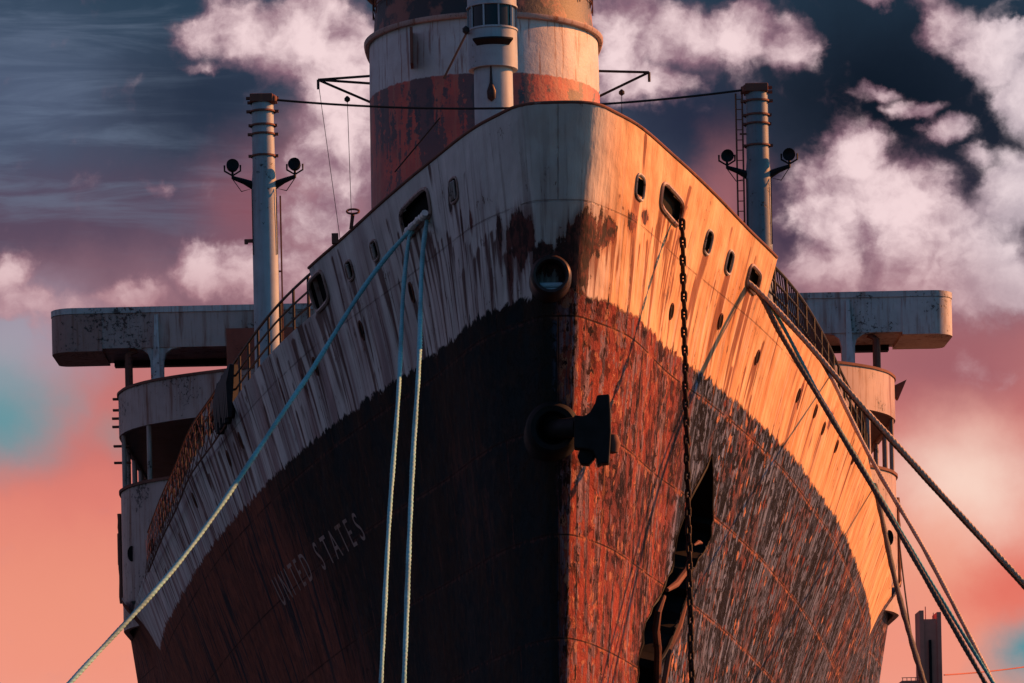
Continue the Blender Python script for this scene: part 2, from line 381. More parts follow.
def hull_at(px, py, side):
    """where the sight line meets the plating -> (t, z)"""
    x, y = _PJ[side]; e = (x - px) ** 2 + (y - py) ** 2 + _T * .02
    i = np.unravel_index(np.argmin(e), e.shape); t, z = _T[i], _Z[i]
    for k in (.15, .04, .01):
        a, c = np.meshgrid(t + np.linspace(-1, 1, 21) * k, z + np.linspace(-1, 1, 21) * k, indexing='ij'); a = np.maximum(a, 0)
        xx, yy = proj(S(side, a, c)); e = (xx - px) ** 2 + (yy - py) ** 2
        j = np.unravel_index(np.argmin(e), e.shape); t, z = float(a[j]), float(c[j])
    return t, z
def frame(side, t, z):
    p = S(side, t, z); a = (S(side, t + .02, z) - S(side, max(t - .02, 0), z)); a /= np.linalg.norm(a)
    c = S(side, t, z + .02) - S(side, t, z - .02); c /= np.linalg.norm(c)
    n = np.cross(a, c) * (1 if side > 0 else -1); n /= np.linalg.norm(n)
    return Vector(p), Vector(a), Vector(c), Vector(n)
def dsdt(side, t, z):
    a = S(side, t + .05, z) - S(side, max(t - .05, 0), z); return np.linalg.norm(a) / (.05 + min(.05, t))
def on_plate(side, t, z, a, c, off):
    """point a metres aft and c metres up the plating from (t, z), off metres proud"""
    tt = max(t + a / dsdt(side, t, z), 0); p, _, _, n = frame(side, tt, z + c); return p + n * off

# ---------------------------------------------------------------- the ship
ship = empty('ocean_liner', (0, 75, -5), 'derelict ocean liner seen bow on, black and white hull streaked with rust', 'ship')
SHIPINV = Matrix.Translation((0, -75, 5))
def part(o, parent=ship):
    """parent without moving"""
    bpy.context.view_layer.update
    o.parent = parent; o.matrix_parent_inverse = SHIPINV
    return o
def sub(o, par):
    o.parent = par; return o

# openings in the plating: (kind, side, pixel on the plating, half length, half height, sweep along sheer)
OPEN = []
def opening(kind, side, px, py, hs, hz, slope=-.075):
    t, z = hull_at(px, py, side); OPEN.append(dict(kind=kind, side=side, t=t, z=z, hs=hs, hz=hz, k=slope))
opening('mooring_port', 1, 671, 204, .80, .19); opening('mooring_port', 1, 753, 279, .46, .17)
opening('mooring_port', -1, 416, 213, .95, .23); opening('mooring_port', -1, 319, 291, .60, .27)
for p in ((640, 187), (708, 242), (729, 262)): opening('porthole', 1, *p, .21, .17)
opening('grille_port', -1, 454, 190, .22, .17)
for p in ((350, 270), (375, 250)): opening('porthole', -1, *p, .20, .14)
for p in ((671, 311), (720, 321), (757, 357), (815, 411), (823, 428), (836, 446), (853, 458), (798, 395)): opening('scupper', 1, *p, .12, .13)
for p in ((362, 330), (316, 366), (241, 440), (229, 458), (412, 292), (195, 500)): opening('scupper', -1, *p, .10, .17)
POCKET_PX = [(711.5, 456), (713.5, 490), (713, 518), (709, 541), (699, 560), (690, 576), (686, 598), (678, 622), (670, 641), (660, 662), (657, 684), (655, 704), (652, 722), (630, 722), (634, 700), (637, 680), (639, 655), (646, 622), (657, 600), (667, 578), (674, 556), (680, 530), (694, 492)]
POCKET = []
for (xa_, ya_), (xb_, yb_) in zip(POCKET_PX, POCKET_PX[1:] + POCKET_PX[:1]):
    for q in np.linspace(0, 1, 4)[:-1]: POCKET.append(hull_at(xa_ + (xb_ - xa_) * q + random.uniform(-1.3, 1.3), ya_ + (yb_ - ya_) * q + random.uniform(-1.5, 1.5), 1))
PG = np.array([(float(girth(t)), z) for t, z in POCKET])
def in_pocket(gx, zz):
    ins = np.zeros(gx.shape, bool)
    for (x0_, y0_), (x1_, y1_) in zip(PG, np.roll(PG, -1, 0)):
        c_ = ((y0_ > zz) != (y1_ > zz)) & (gx < (x1_ - x0_) * (zz - y0_) / ((y1_ - y0_) if y1_ != y0_ else 1e-9) + x0_); ins ^= c_
    return ins
def outline(o, grow=0., n=28):
    pts = []
    e = .42 if o['kind'] == 'mooring_port' else (.6 if o['kind'] != 'scupper' else 1.)
    for i in range(n):
        a = 2 * math.pi * i / n; cx, sy = math.cos(a), math.sin(a)
        x = math.copysign(abs(cx) ** e, cx) * (o['hs'] + grow); y = math.copysign(abs(sy) ** e, sy) * (o['hz'] + grow)
        pts.append((x, y + o['k'] * x))
    return pts

# hull plating grid: columns at a fixed distance behind the stem
tc = np.concatenate([np.linspace(0, 1, 26)[:-1] ** 2 * 1.2, np.arange(1.2, 16, .085), np.arange(16, 40, .15), np.arange(40, 80, .3), np.arange(80, 216, 5)])
tcs = np.concatenate([-tc[:0:-1], tc]); NC = len(tcs)
side_c = np.where(tcs < 0, -1., 1.); ta = np.abs(tcs)
def fix(fn):
    z = np.full(NC, 13.)
    for _ in range(30): z = fn(YS(z) + ta)
    return z
zB, zD_, zT = fix(zb_), fix(zd_), fix(zt_)
zD_ = np.where(YS(zD_) + ta > 141, 14.5, zD_)
def grid(rows):
    return np.stack([S(side_c, ta, z) for z in rows], 0)
rows_low = [np.full(NC, z) for z in (-7, -5, -2.5, 0, 2, 4)] + [5.5 + (zB - 5.5) * k for k in np.linspace(0, 1, 84)]
rows_up = [zB + (zD_ - zB) * k for k in np.linspace(0, 1, 26)]
rows_bul = [zD_ + (zT - zD_) * k for k in np.linspace(0, 1, 14)]
# wear: x = rust below fittings, y = dark bare patches, z = red primer showing
STREAK = []
for o in OPEN:
    for q in range(5 if o['kind'] == 'mooring_port' else (2 if o['kind'] == 'porthole' else 1)):
        w = o['hs'] * random.uniform(-.95, .95) if q else 0
        STREAK.append((o['side'], girth(o['t']) + w, o['z'] - o['hz'] * .7 + o['k'] * w, random.uniform(1.0, 3.2), random.uniform(.06, .22), random.uniform(.65, 1.)))
for i in range(150):
    sd = random.choice((-1, 1)); t = random.uniform(1.5, 62) ** 1
    Y = 76 + t; zlo, zhi = zb_(Y), float(np.where(Y < 88, zt_(Y), ZD(Y)))
    STREAK.append((sd, float(girth(t)), random.uniform(zlo + .3, zhi), random.uniform(.4, 2.2), random.uniform(.03, .14), random.uniform(.4, .95)))
for px in range(572, 694, 4):
    t, z = hull_at(px, 222 + random.uniform(-4, 22) + (abs(px - 640) * .10), 1); STREAK.append((1, float(girth(t)), z, random.uniform(.8, 2.2), random.uniform(.03, .11), random.uniform(.5, .95)))
for px in range(398, 520, 4):
    t, z = hull_at(px, 232 + random.uniform(-10, 26) + (455 - px) * .05, -1); STREAK.append((-1, float(girth(t)), z, random.uniform(.8, 2.6), random.uniform(.03, .11), random.uniform(.5, .95)))
for i in range(70):
    t = random.uniform(14, 55); STREAK.append((-1, float(girth(t)), float(ZD(76 + t)) - random.uniform(-.1, .8), random.uniform(.6, 2.), random.uniform(.06, .22), random.uniform(.45, .95)))
CHIP = []
for px, py, sd, rs, rz, st in ((520, 238, -1, .42, .42, 1.15), (545, 262, -1, .5, .30, .9), (583, 240, 1, .55, .42, 1.2), (575, 265, 1, .55, .45, 1.2), (606, 232, 1, .35, .35, .85), (632, 222, 1, .30, .20, .8),
                               (500, 232, -1, .08, .35, 1.), (510, 262, -1, .10, .5, .9), (450, 205, -1, .1, .15, .9), (462, 226, -1, .06, .4, .9), (471, 222, -1, .08, .15, 1.), (563, 290, 1, .7, .18, 1.1),
                               (305, 385, -1, .12, .3, .9), (282, 392, -1, .1, .35, .9), (246, 432, -1, .12, .4, 1.), (238, 440, -1, .1, .3, .9), (205, 470, -1, .15, .4, .9), (190, 505, -1, .12, .5, .9), (800, 395, 1, .2, .3, .8), (830, 420, 1, .3, .3, .8), (645, 217, 1, .25, .12, .9)):
    t, z = hull_at(px, py, sd); CHIP.append((sd, float(girth(t)), z, rs, rz, st))
def wear_at(P):
    n = P.shape[:-1]; sd = np.broadcast_to(side_c, n); g_ = np.broadcast_to(girth(ta), n); z = P[..., 2]; Y = P[..., 1]
    r = np.zeros(n); d = np.zeros(n)
    for a, s0, z0, L, w, amt in STREAK:
        dz = z0 - z; wob = .05 * np.sin(z * 3.1 + s0 * 7)
        r = np.maximum(r, amt * np.exp(-((g_ - s0 - wob) / w) ** 2) * np.exp(-np.maximum(dz, 0) / L) * np.clip((dz + .05) / .08, 0, 1) * (sd == a))
    for a, s0, z0, rs, rz, st in CHIP:
        q = ((g_ - s0) / rs) ** 2 + ((z - z0) / rz) ** 2; d = np.maximum(d, st * np.exp(-q * .8) * (sd == a))
    # primer: the sunny side near the stem; rust bloom further aft on the shaded side
    pr = np.clip((12.0 - g_) / 5, 0, 1) * .72 + .10 + .22 * np.exp(-((g_ - 16) / 5) ** 2 - ((z - 11) / 1.6) ** 2)
    pl = np.clip((g_ - (19.6 + 1.2 * (z - zb_(Y)))) / 7., .0, 1) * .95 + .36 * np.exp(-((g_ - 5) / 3.) ** 2 - ((z - 10.4) / 1.7) ** 2)
    p = np.where(sd > 0, pr, pl)
    d = np.where((sd < 0) & (z < zb_(Y)), 0, d)
    return np.stack([r, d, p, np.ones(n)], -1)
def hull_mesh(name, rows_list, deck_row=None):
    """rows_list: [(rows, column mask)]"""
    verts, uvs, cols, faces = [], [], [], []
    for rows, keep in rows_list:
        P = grid(rows); n0 = sum(len(x) for x in verts); R = len(rows)
        U = np.broadcast_to(girth(ta) * side_c, P.shape[:2]); V = P[..., 2] - zbu(P[..., 1])
        W = wear_at(P)
        hole = np.zeros((R - 1, NC - 1), bool)
        mz = (P[:-1, :-1, 2] + P[1:, 1:, 2]) / 2; mg = np.broadcast_to((girth(ta)[:-1] + girth(ta)[1:]) / 2, mz.shape)
        sdm = np.broadcast_to(np.where(tcs[:-1] + tcs[1:] < 0, -1, 1), mz.shape)
        for o in OPEN:
            if o['kind'] == 'scupper': continue
            a = mg - girth(o['t']); c = mz - o['z'] - o['k'] * a
            e = .42 if o['kind'] == 'mooring_port' else .6
            ins = (np.abs(a / o['hs']) ** (2 / e) + np.abs(c / o['hz']) ** (2 / e)) < 1.0
            hole |= ins & (sdm == o['side'])
        hole |= in_pocket(mg, mz) & (sdm > 0)
        km = keep[:-1] & keep[1:]
        ok = ~hole & km[None, :]
        if deck_row: ok[deck_row - 1:] &= (bulk[:-1] & bulk[1:])[None, :]
        idx = np.argwhere(ok)
        for r, c in idx:
            b = n0 + r * NC + c; faces.append((b, b + 1, b + NC + 1, b + NC))
        verts.append(P.reshape(-1, 3)); uvs.append(np.stack([U, V], -1).reshape(-1, 2)); cols.append(W.reshape(-1, 4))
    verts = np.concatenate(verts); uvs = np.concatenate(uvs); cols = np.concatenate(cols)
    used = np.unique(np.array(faces)); remap = np.full(len(verts), -1); remap[used] = np.arange(len(used))
    fa = remap[np.array(faces)]; verts, uvs, cols = verts[used], uvs[used], cols[used]
    me = bpy.data.meshes.new(name); me.from_pydata(verts.tolist(), [], fa.tolist()); me.update()
    lay = me.uv_layers.new(name='plate'); li = np.zeros(len(me.loops), int); me.loops.foreach_get('vertex_index', li)
    lay.data.foreach_set('uv', uvs[li].astype(np.float32).ravel())
    ca = me.color_attributes.new('wear', 'FLOAT_COLOR', 'POINT'); ca.data.foreach_set('color', cols.astype(np.float32).ravel())
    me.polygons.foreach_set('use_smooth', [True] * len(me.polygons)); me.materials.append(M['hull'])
    o = bpy.data.objects.new(name, me); COL.objects.link(o)
    return part(o)
ALLC = np.ones(NC, bool)
bulk = ta <= 12.8
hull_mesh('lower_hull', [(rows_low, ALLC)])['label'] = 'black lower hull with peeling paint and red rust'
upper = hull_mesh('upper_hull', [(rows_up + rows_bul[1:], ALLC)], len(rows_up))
# inner face of the bulwark, its capping rail and its aft ends
Pb = grid(rows_bul)[:, bulk]; Po = Pb[-1]; cin = []
inn = []
for r in (Pb[-1], Pb[0]):
    q = r.copy(); tang = np.gradient(r[:, :2], axis=0); nn = np.stack([tang[:, 1], -tang[:, 0]], -1); nn /= np.linalg.norm(nn, axis=1)[:, None]
    nn *= np.where((nn[:, 1] < 0), -1, 1)[:, None]; q[:, :2] += nn * .12; inn.append(q)
nb = Po.shape[0]
link_o = link('bulwark_lining', np.concatenate(inn).tolist(), [(i, i + 1, nb + i + 1, nb + i) for i in range(nb - 1)], 'brownwhite', smooth=True); part(link_o)
mb = MB(); mb.tube([Vector(p) + Vector((0, .03, .0)) for p in Po[::3]], .035, 8); part(mb.build('bulwark_cap_rail', 'rust', smooth=True))
for c in (0, -1):
    mb = MB()
    a, b2 = Vector(Pb[-1][c]), Vector(Pb[0][c]); ia, ib = Vector(inn[0][c]), Vector(inn[1][c])
    off = Vector((0, .03, 0)); mb.prism([a, b2, ib, ia], off)
    part(mb.build('bulwark_end_plate', 'brownwhite'))
# decks
cols = [i for i in range(NC) if True]
Pd = S(side_c, ta, zD_)
half = NC // 2
dv, df = [], []
for k in range(half + 1):
    l, r = Pd[half - k], Pd[half + k]; x_ = max(r[0] - .3, .01); dv += [(-x_, r[1] + .3, r[2] - .12), (x_, r[1] + .3, r[2] - .12)]
    if k: df.append((2 * k - 2, 2 * k - 1, 2 * k + 1, 2 * k))
part(link('deck', dv, df, 'deck'))

# fittings in the plating
def ring_on_plate(o, grow, rad, off, n=28, m=6):
    pts = [on_plate(o['side'], o['t'], o['z'], a, c, off) for a, c in outline(o, grow, n)]
    nrm = frame(o['side'], o['t'], o['z'])[3]; v = []
    for i, p in enumerate(pts):
        d = (pts[(i + 1) % n] - pts[i - 1]).normalized(); w = d.cross(nrm).normalized()
        for k in range(m):
            a = 2 * math.pi * k / m; v.append(p + (nrm * math.cos(a) + w * math.sin(a)) * rad)
    f = [(i * m + k, i * m + (k + 1) % m, ((i + 1) % n) * m + (k + 1) % m, ((i + 1) % n) * m + k) for i in range(n) for k in range(m)]
    return v, f
def recess(o, depth, n=28, grow=.02):
    v = [on_plate(o['side'], o['t'], o['z'], a, c, .0) for a, c in outline(o, grow, n)]
    nrm = frame(o['side'], o['t'], o['z'])[3]; v2 = [p - nrm * depth for p in v]
    return v + v2, [(i, (i + 1) % n, (i + 1) % n + n, i + n) for i in range(n)] + [tuple(range(n, 2 * n))]
for o in OPEN:
    k = o['kind']; mb = MB()
    if k == 'scupper':
        mb.add(*ring_on_plate(o, .01, .022, .012)); fo = part(mb.build('scupper', 'rust', smooth=True))
        mb = MB(); v = [on_plate(o['side'], o['t'], o['z'], a, c, .008) for a, c in outline(o, 0)]; n = len(v); ctr = on_plate(o['side'], o['t'], o['z'], 0, 0, .012)
        mb.add(v + [ctr], [(i, (i + 1) % n, n) for i in range(n)]); r = mb.build('scupper_mouth', 'dark'); r.parent = fo
        continue
    mb.add(*ring_on_plate(o, .035, .045 if k == 'mooring_port' else .028, .012))
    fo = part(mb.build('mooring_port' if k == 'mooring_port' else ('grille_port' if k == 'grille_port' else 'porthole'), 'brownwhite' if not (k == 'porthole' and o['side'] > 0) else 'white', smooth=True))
    mb = MB(); mb.add(*recess(o, .105 if k == 'mooring_port' else .09)); r = mb.build('recess', 'dark' if k != 'porthole' else 'glass'); r.parent = fo
    if k == 'grille_port':
        for q in (-.12, 0, .12):
            mb = MB(); mb.tube([on_plate(o['side'], o['t'], o['z'], q, -o['hz'] * .9, .035), on_plate(o['side'], o['t'], o['z'], q, o['hz'] * .9, .035)], .026, 6)
            r = mb.build('grille_bar', 'white'); r.parent = fo
    if k == 'porthole' and o['side'] < 0:
        mb = MB(); mb.tube([on_plate(o['side'], o['t'], o['z'], .05, -o['hz'] * .9, .02), on_plate(o['side'], o['t'], o['z'], .05, o['hz'] * .9, .02)], .04, 6)
        r = mb.build('deadlight_bar', 'white'); r.parent = fo

# the pointed recess that houses the bow anchor
pk = [Vector(S(1, t, z)) for t, z in POCKET]; ctr = pk[len(pk) // 3]; nin = frame(1, POCKET[20][0], POCKET[20][1])[3] * -1.1
mb = MB(); n = len(pk); mb.add(pk + [p + nin for p in pk], [(i, (i + 1) % n, (i + 1) % n + n, i + n) for i in range(n)] + [tuple(range(n, 2 * n))])
pkt = part(mb.build('anchor_recess', 'fluke'))
mb = MB(); mb.tube([p for p in pk + pk[:1]], [random.uniform(.012, .05) for _ in range(len(pk) + 1)], 6); w = mb.build('recess_lip', 'fluke', smooth=True); w.parent = pkt

# bow fairlead on the stem
c = at(551, 275, 76.6); y0 = 76.55
mb = MB()
R1, R0 = .40, .27; NN = 36
def ringv(y, r, dz=0): return [(c.x + r * math.cos(2 * math.pi * k / NN), y, c.z + dz + r * math.sin(2 * math.pi * k / NN)) for k in range(NN)]
prof = [(y0 + 1.3, .42), (y0 + .12, .40), (y0 + .02, .385), (y0 - .03, .345), (y0 - .02, .30), (y0 + .05, .275), (y0 + .5, .27), (y0 + 1.0, .24)]
v = []
for y, r in prof: v += ringv(y, r)
f = [(i * NN + k, i * NN + (k + 1) % NN, (i + 1) * NN + (k + 1) % NN, (i + 1) * NN + k) for i in range(len(prof) - 1) for k in range(NN)]
mb.add(v, f); bull = part(mb.build('bow_fairlead', 'iron', smooth=True))
mb = MB(); mb.add(ringv(y0 + .98, .26), [tuple(range(NN))]); r = mb.build('fairlead_interior', 'dark'); r.parent = bull
mb = MB(); mb.tube([(c.x - .22, y0 + .22, c.z - .17), (c.x + .22, y0 + .22, c.z - .17)], .055, 10); r = mb.build('fairlead_roller', 'mast', smooth=True); r.parent = bull
mb = MB(); mb.box((c.x - .16, y0 + .1, c.z - .31), (c.x + .16, y0 + .4, c.z - .245)); r = mb.build('fairlead_sill', 'mast'); r.parent = bull

# hawse bolster on the stem, below the fairlead
hb = at(553, 428, 78.35); mb = MB(); NN2 = 40
prof = [(79.6, .56), (78.5, .54), (78.38, .50), (78.32, .44), (78.36, .34), (78.5, .30), (79.0, .27)]
v = []
for y, r in prof: v += [(hb.x + r * math.cos(2 * math.pi * k / NN2), y, hb.z + r * math.sin(2 * math.pi * k / NN2)) for k in range(NN2)]
mb.add(v, [(i * NN2 + k, i * NN2 + (k + 1) % NN2, (i + 1) * NN2 + (k + 1) % NN2, (i + 1) * NN2 + k) for i in range(len(prof) - 1) for k in range(NN2)])
mb.add(v[-NN2:], [tuple(range(NN2))]); part(mb.build('hawse_bolster', 'fluke', smooth=True))

# name on the shaded bow
def lettering():
    root = bpy.data.objects.new('name_lettering', None); COL.objects.link(root); part(root)
    tA, zA = hull_at(284, 606, -1); tB, zB2 = hull_at(370, 536, -1)
    tC, zC = hull_at(271, 578, -1); tD, zD2 = hull_at(357, 508, -1)
    word, slot = 'UNITED STATES', [0, 1.05, 2.05, 2.6, 3.5, 4.35, 5.3, 6.25, 7.15, 8.0, 8.95, 9.85, 10.75]
    for ch_, x in zip(word, slot):
        if ch_ == ' ': continue
        cu = bpy.data.curves.new('letter', 'FONT'); cu.body = ch_; cu.size = 1
        to = bpy.data.objects.new('letter_tmp', cu); COL.objects.link(to)
        dg = bpy.context.evaluated_depsgraph_get(); dg.update()
        me = bpy.data.meshes.new_from_object(to.evaluated_get(dg)); bpy.data.objects.remove(to)
        bm = bmesh.new(); bm.from_mesh(me)
        for _ in range(2): bmesh.ops.subdivide_edges(bm, edges=[e for e in bm.edges if e.calc_length() > .12], cuts=1)
        x0 = min(q.co.x for q in bm.verts)
        for q in bm.verts:
            u = (x + q.co.x - x0) / 11.45; w = q.co.y / .73
            t = (tA * (1-u) + tB * u) * (1-w) + (tC * (1-u) + tD * u) * w; z = (zA * (1-u) + zB2 * u) * (1-w) + (zC * (1-u) + zD2 * u) * w
            p, _, _, n = frame(-1, t, z); q.co = p + n * .012
        bm.to_mesh(me); bm.free(); me.materials.append(M['letters'])
        o = bpy.data.objects.new('letter', me); COL.objects.link(o); o.parent = root; o.matrix_parent_inverse = Matrix.Identity(4)
lettering()

# rails along the foredeck edge
def deck_edge(side, Y, inset=.1):
    t = Y - float(YS(float(zd_(np.float64(Y))))); z = float(zd_(np.float64(Y))); p = S(side, t, z); return Vector((p[0] - side * inset, Y, z))
for side in (-1, 1):
    mb = MB(); ys = np.arange(88.7, 122 if side < 0 else 112, .75)
    for h in (.36, .7, 1.05): mb.tube([deck_edge(side, y) + Vector((0, 0, h - .02)) for y in ys], .028 if h < 1 else .036, 6)
    for i, y in enumerate(ys):
        if i % 2 == 0: p = deck_edge(side, y); mb.tube([p + Vector((0, 0, -.1)), p + Vector((0, 0, 1.05))], .036, 6)
    part(mb.build('deck_railing', 'wire', smooth=True))
mb = MB()
for i, y in enumerate(np.arange(101, 126, .95)):
    p0, p1 = deck_edge(-1, y), deck_edge(-1, y + 1.9)
    mb.tube([p0 + Vector((-.12, 0, .9)), p1 + Vector((-.16, 0, -.35))], .014, 4, False)
    mb.tube([p1 + Vector((-.12, 0, .9)), p0 + Vector((-.16, 0, -.35))], .014, 4, False)
for h in (-.35, .9): mb.tube([deck_edge(-1, y) + Vector((-.14, 0, h)) for y in np.arange(101, 126.5, .5)], .025, 5)
part(mb.build('scramble_net', 'rust'))
mb = MB()
for y in np.arange(89.5, 101, .32):
    p0, p1 = deck_edge(1, y), deck_edge(1, y + .5); mb.tube([p0 + Vector((0, 0, 1.0)), p1 + Vector((.04, 0, 0))], .02, 4, False)
part(mb.build('railing_mesh', 'rust'))
# crumpled canvas on the left rail
mb = MB(); 
for k in range(9):
    y = 100. + k * .3; p = deck_edge(-1, y); mb.tube([p + Vector((-.05, 0, 1.0 - .1 * random.random())), p + Vector((-.1, .1, .5)), p + Vector((-.14, 0, -.1 - .3 * random.random()))], [.12, .2, .1], 6)
part(mb.build('canvas_wrap', 'black', smooth=True))
# ring fairlead and cleat on the left bulwark
p = at(353, 214, 82.9); mb = MB(); mb.tube([p + Vector((.13 * math.cos(a), .5 * .13 * math.sin(a), .06 * math.sin(a) + .05)) for a in np.linspace(0, 2 * math.pi, 20)], .022, 6); mb.tube([p + Vector((0, 0, .02)), p + Vector((-.05, .1, -.3))], .04, 6)
part(mb.build('rail_ring', 'rust', smooth=True))
p = at(335, 237, 84.2); mb = MB(); mb.box(p + Vector((-.07, -.05, -.14)), p + Vector((.07, .1, .07))); part(mb.build('rail_cleat', 'rust'))

# ---------------------------------------------------------------- superstructure
HALF = [(0, 135.6), (4, 135.9), (8, 137.0), (10.5, 138.3), (12.0, 139.4), (13.0, 140.5), (13.7, 141.9), (14.0, 143.6), (14.02, 150), (14.02, 165), (14.02, 200)]
fx = pchip(list(range(len(HALF))), [p[0] for p in HALF]); fy = pchip(list(range(len(HALF))), [p[1] for p in HALF])
ii = np.linspace(0, len(HALF) - 1, 60); PLAN = [(float(fx(i)), float(fy(i))) for i in ii]
PLAN = [(-x, y) for x, y in PLAN[:0:-1]] + PLAN
def plan_off(d):
    A = np.array(PLAN); tg = np.gradient(A, axis=0); n = np.stack([tg[:, 1], -tg[:, 0]], -1); n /= np.linalg.norm(n, axis=1)[:, None]
    return [tuple(p) for p in A + n * d]          # d > 0 outwards
def plan_wall(z0, z1, d=0, th=.12, name='wall', mat='white', smooth=True, slope=0):
    o, i = plan_off(d), plan_off(d - th); o2 = plan_off(d + slope); i2 = plan_off(d - th + slope); n = len(o); mb = MB()
    v = [(x, y, z0) for x, y in o] + [(x, y, z1) for x, y in o2] + [(x, y, z1) for x, y in i2] + [(x, y, z0) for x, y in i]
    f = []
    for k in range(n - 1):
        for a in range(4):
            b = (a + 1) % 4; f.append((a * n + k, a * n + k + 1, b * n + k + 1, b * n + k))
    f += [(0, n, 2 * n, 3 * n), (n - 1, 4 * n - 1, 3 * n - 1, 2 * n - 1)]
    mb.add(v, f); return part(mb.build(name, mat, smooth=smooth))
def plan_deck(z, d, name, mat):
    o = plan_off(d); n = len(o); v = [(x, y, z) for x, y in o] + [(x, y, z - .15) for x, y in o]
    f = [(k, k + 1, n - 2 - k, n - 1 - k) for k in range(n // 2 - 1)] + [(n + k, n + k + 1, 2 * n - 2 - k, 2 * n - 1 - k) for k in range(n // 2 - 1)]
    f += [(k, k + 1, n + k + 1, n + k) for k in range(n - 1)]
    mb = MB(); mb.add(v, f); return part(mb.build(name, mat))
plan_wall(13.5, 18.5, -.02, .2, 'promenade_front', 'brownwhite')
plan_wall(18.46, 18.56, .05, .25, 'promenade_rail', 'rust')
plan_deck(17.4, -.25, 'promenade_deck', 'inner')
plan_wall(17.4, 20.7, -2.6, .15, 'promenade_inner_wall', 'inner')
plan_wall(20.5, 22.0, 0, .14, 'bridge_deck_bulwark', 'brownwhite')
plan_wall(21.97, 22.06, .05, .25, 'bulwark_rail', 'rust')
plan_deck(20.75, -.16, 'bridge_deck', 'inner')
A = plan_off(-.12)
for side in (-1, 1):
    for tx in (10.6, 12.75, 13.75):
        k = min(range(len(A)), key=lambda q: abs(A[q][0] - side * tx) + (0 if A[q][1] < 146 else 50)); x, y = A[k]
        mb = MB(); mb.lathe((x, y, 18.5), [(.085, 0), (.085, 2.02)], 10); part(mb.build('promenade_pillar', 'brownwhite', smooth=True))
    for y in (146, 149, 152):
        mb = MB(); mb.lathe((side * 13.9, y, 18.5), [(.1, 0), (.1, 2.02)], 10); part(mb.build('promenade_pillar', 'brownwhite', smooth=True))
    # side doors and port lights of the plated front
    for px, z in ((13.3, 16.1), (12.5, 16.2)):
        k = min(range(len(A)), key=lambda q: abs(A[q][0] - side * px)); x, y = plan_off(.0)[k]
        mb = MB(); mb.lathe((0, 0, 0), [(.2, 0), (.2, .05)], 16, .75, 1.4)
        for q in mb.v: q.xyz = Vector((x, y, z)) + Vector((q.x, -q.z * .75, q.y)) if True else q
        part(mb.build('port_light', 'dark', smooth=True))
    # small fittings that break the outline
    mb = MB(); q = plan_off(.1); k = min(range(len(q)), key=lambda r: abs(q[r][0] - side * 13.95) + abs(q[r][1] - 143.5)); x, y = q[k]
    if side > 0: mb.prism([(x - .3, y, 21.75), (x + .36, y, 22.05), (x + .05, y, 21.35)], (0, .5, 0)); part(mb.build('navigation_light_bracket', 'rust'))
    else:
        for z in (21.9, 21.5, 21.2, 20.9, 20.2, 19.6):
            mb = MB(); mb.box((x - .10 - .06 * random.random(), y - .1, z), (x + .5, y + .1, z + .07)); part(mb.build('ladder_rung', 'rust'))
    mb = MB(); mb.tube([(side * 14.08, 143.9, 14.6 + .25 * j) for j in range(14)], [.06 + .05 * random.random() for j in range(14)], 6); part(mb.build('drain_pipe', 'rust', smooth=True))
    # box of the sponson on the side plating
    mb = MB(); mb.box((side * 14.0 - .02 if side > 0 else -14.28, 145, 16.1), (14.28 if side > 0 else -13.98, 146.2, 17.3)); part(mb.build('side_locker', 'rust', bevel=.05))
    # bridge wing
    zt0, zb0 = 26.4, 24.86
    def wing_plan(off=0.):
        e = [(side * x, y) for x, y in [(6, 150 - off), (16.2, 150 - off)]]
        for a in np.linspace(-90, 0, 9)[1:]:
            e.append((side * (16.2 + (.85 + off) * math.cos(math.radians(a))), 150.85 + (.85 + off) * math.sin(math.radians(a))))
        for a in np.linspace(0, 90, 6)[1:]:
            e.append((side * (16.65 + (.4 + off) * math.cos(math.radians(a))), 153.1 + (.4 + off) * math.sin(math.radians(a))))
        e.append((side * 6, 153.5 + off)); return e
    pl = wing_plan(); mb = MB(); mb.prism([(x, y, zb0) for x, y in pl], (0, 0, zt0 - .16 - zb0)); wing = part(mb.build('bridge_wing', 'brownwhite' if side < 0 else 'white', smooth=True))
    pl = wing_plan(.05); mb = MB(); mb.prism([(x, y, zt0 - .22) for x, y in pl], (0, 0, .22)); w = mb.build('wing_top_strake', 'white', smooth=True); w.parent = wing
    # deeper rounded end
    pe = [(x, y) for x, y in wing_plan(.03) if abs(x) > 15.4]; pe = [(side * 15.1, 149.97)] + pe + [(side * 15.1, 153.5)]
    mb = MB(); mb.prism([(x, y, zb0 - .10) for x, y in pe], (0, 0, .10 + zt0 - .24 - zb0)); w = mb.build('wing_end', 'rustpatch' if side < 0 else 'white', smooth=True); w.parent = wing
    # lower fascia with arched openings, ribs under the wing
    mb = MB(); mb.box((min(side * 9.0, side * 14.9), 152.9, zb0 - .22), (max(side * 9.0, side * 14.9), 153.4, zb0)); w = mb.build('wing_girder', 'black'); w.parent = wing
    mb = MB(); X = 13.05
    arch = [(X - .95, zb0 + .01), (X - .55, zb0 - .06), (X - .33, zb0 - .22), (X - .25, zb0 - .5), (X - .22, 22.0), (X + .22, 22.0), (X + .25, zb0 - .5), (X + .33, zb0 - .22), (X + .55, zb0 - .06), (X + .95, zb0 + .01)]
    mb.prism([(side * x, 150.05, z) for x, z in arch], (0, .35, 0)); w = mb.build('wing_bracket', 'white'); w.parent = wing
    mb = MB(); mb.prism([(side * (X - .06), 149.96, 26.1), (side * (X + .06), 149.96, 26.1), (side * (X + .2), 149.2, 22.05), (side * (X - .2), 149.2, 22.05)], (0, .12, 0)); w = mb.build('wing_stay', 'white'); w.parent = wing
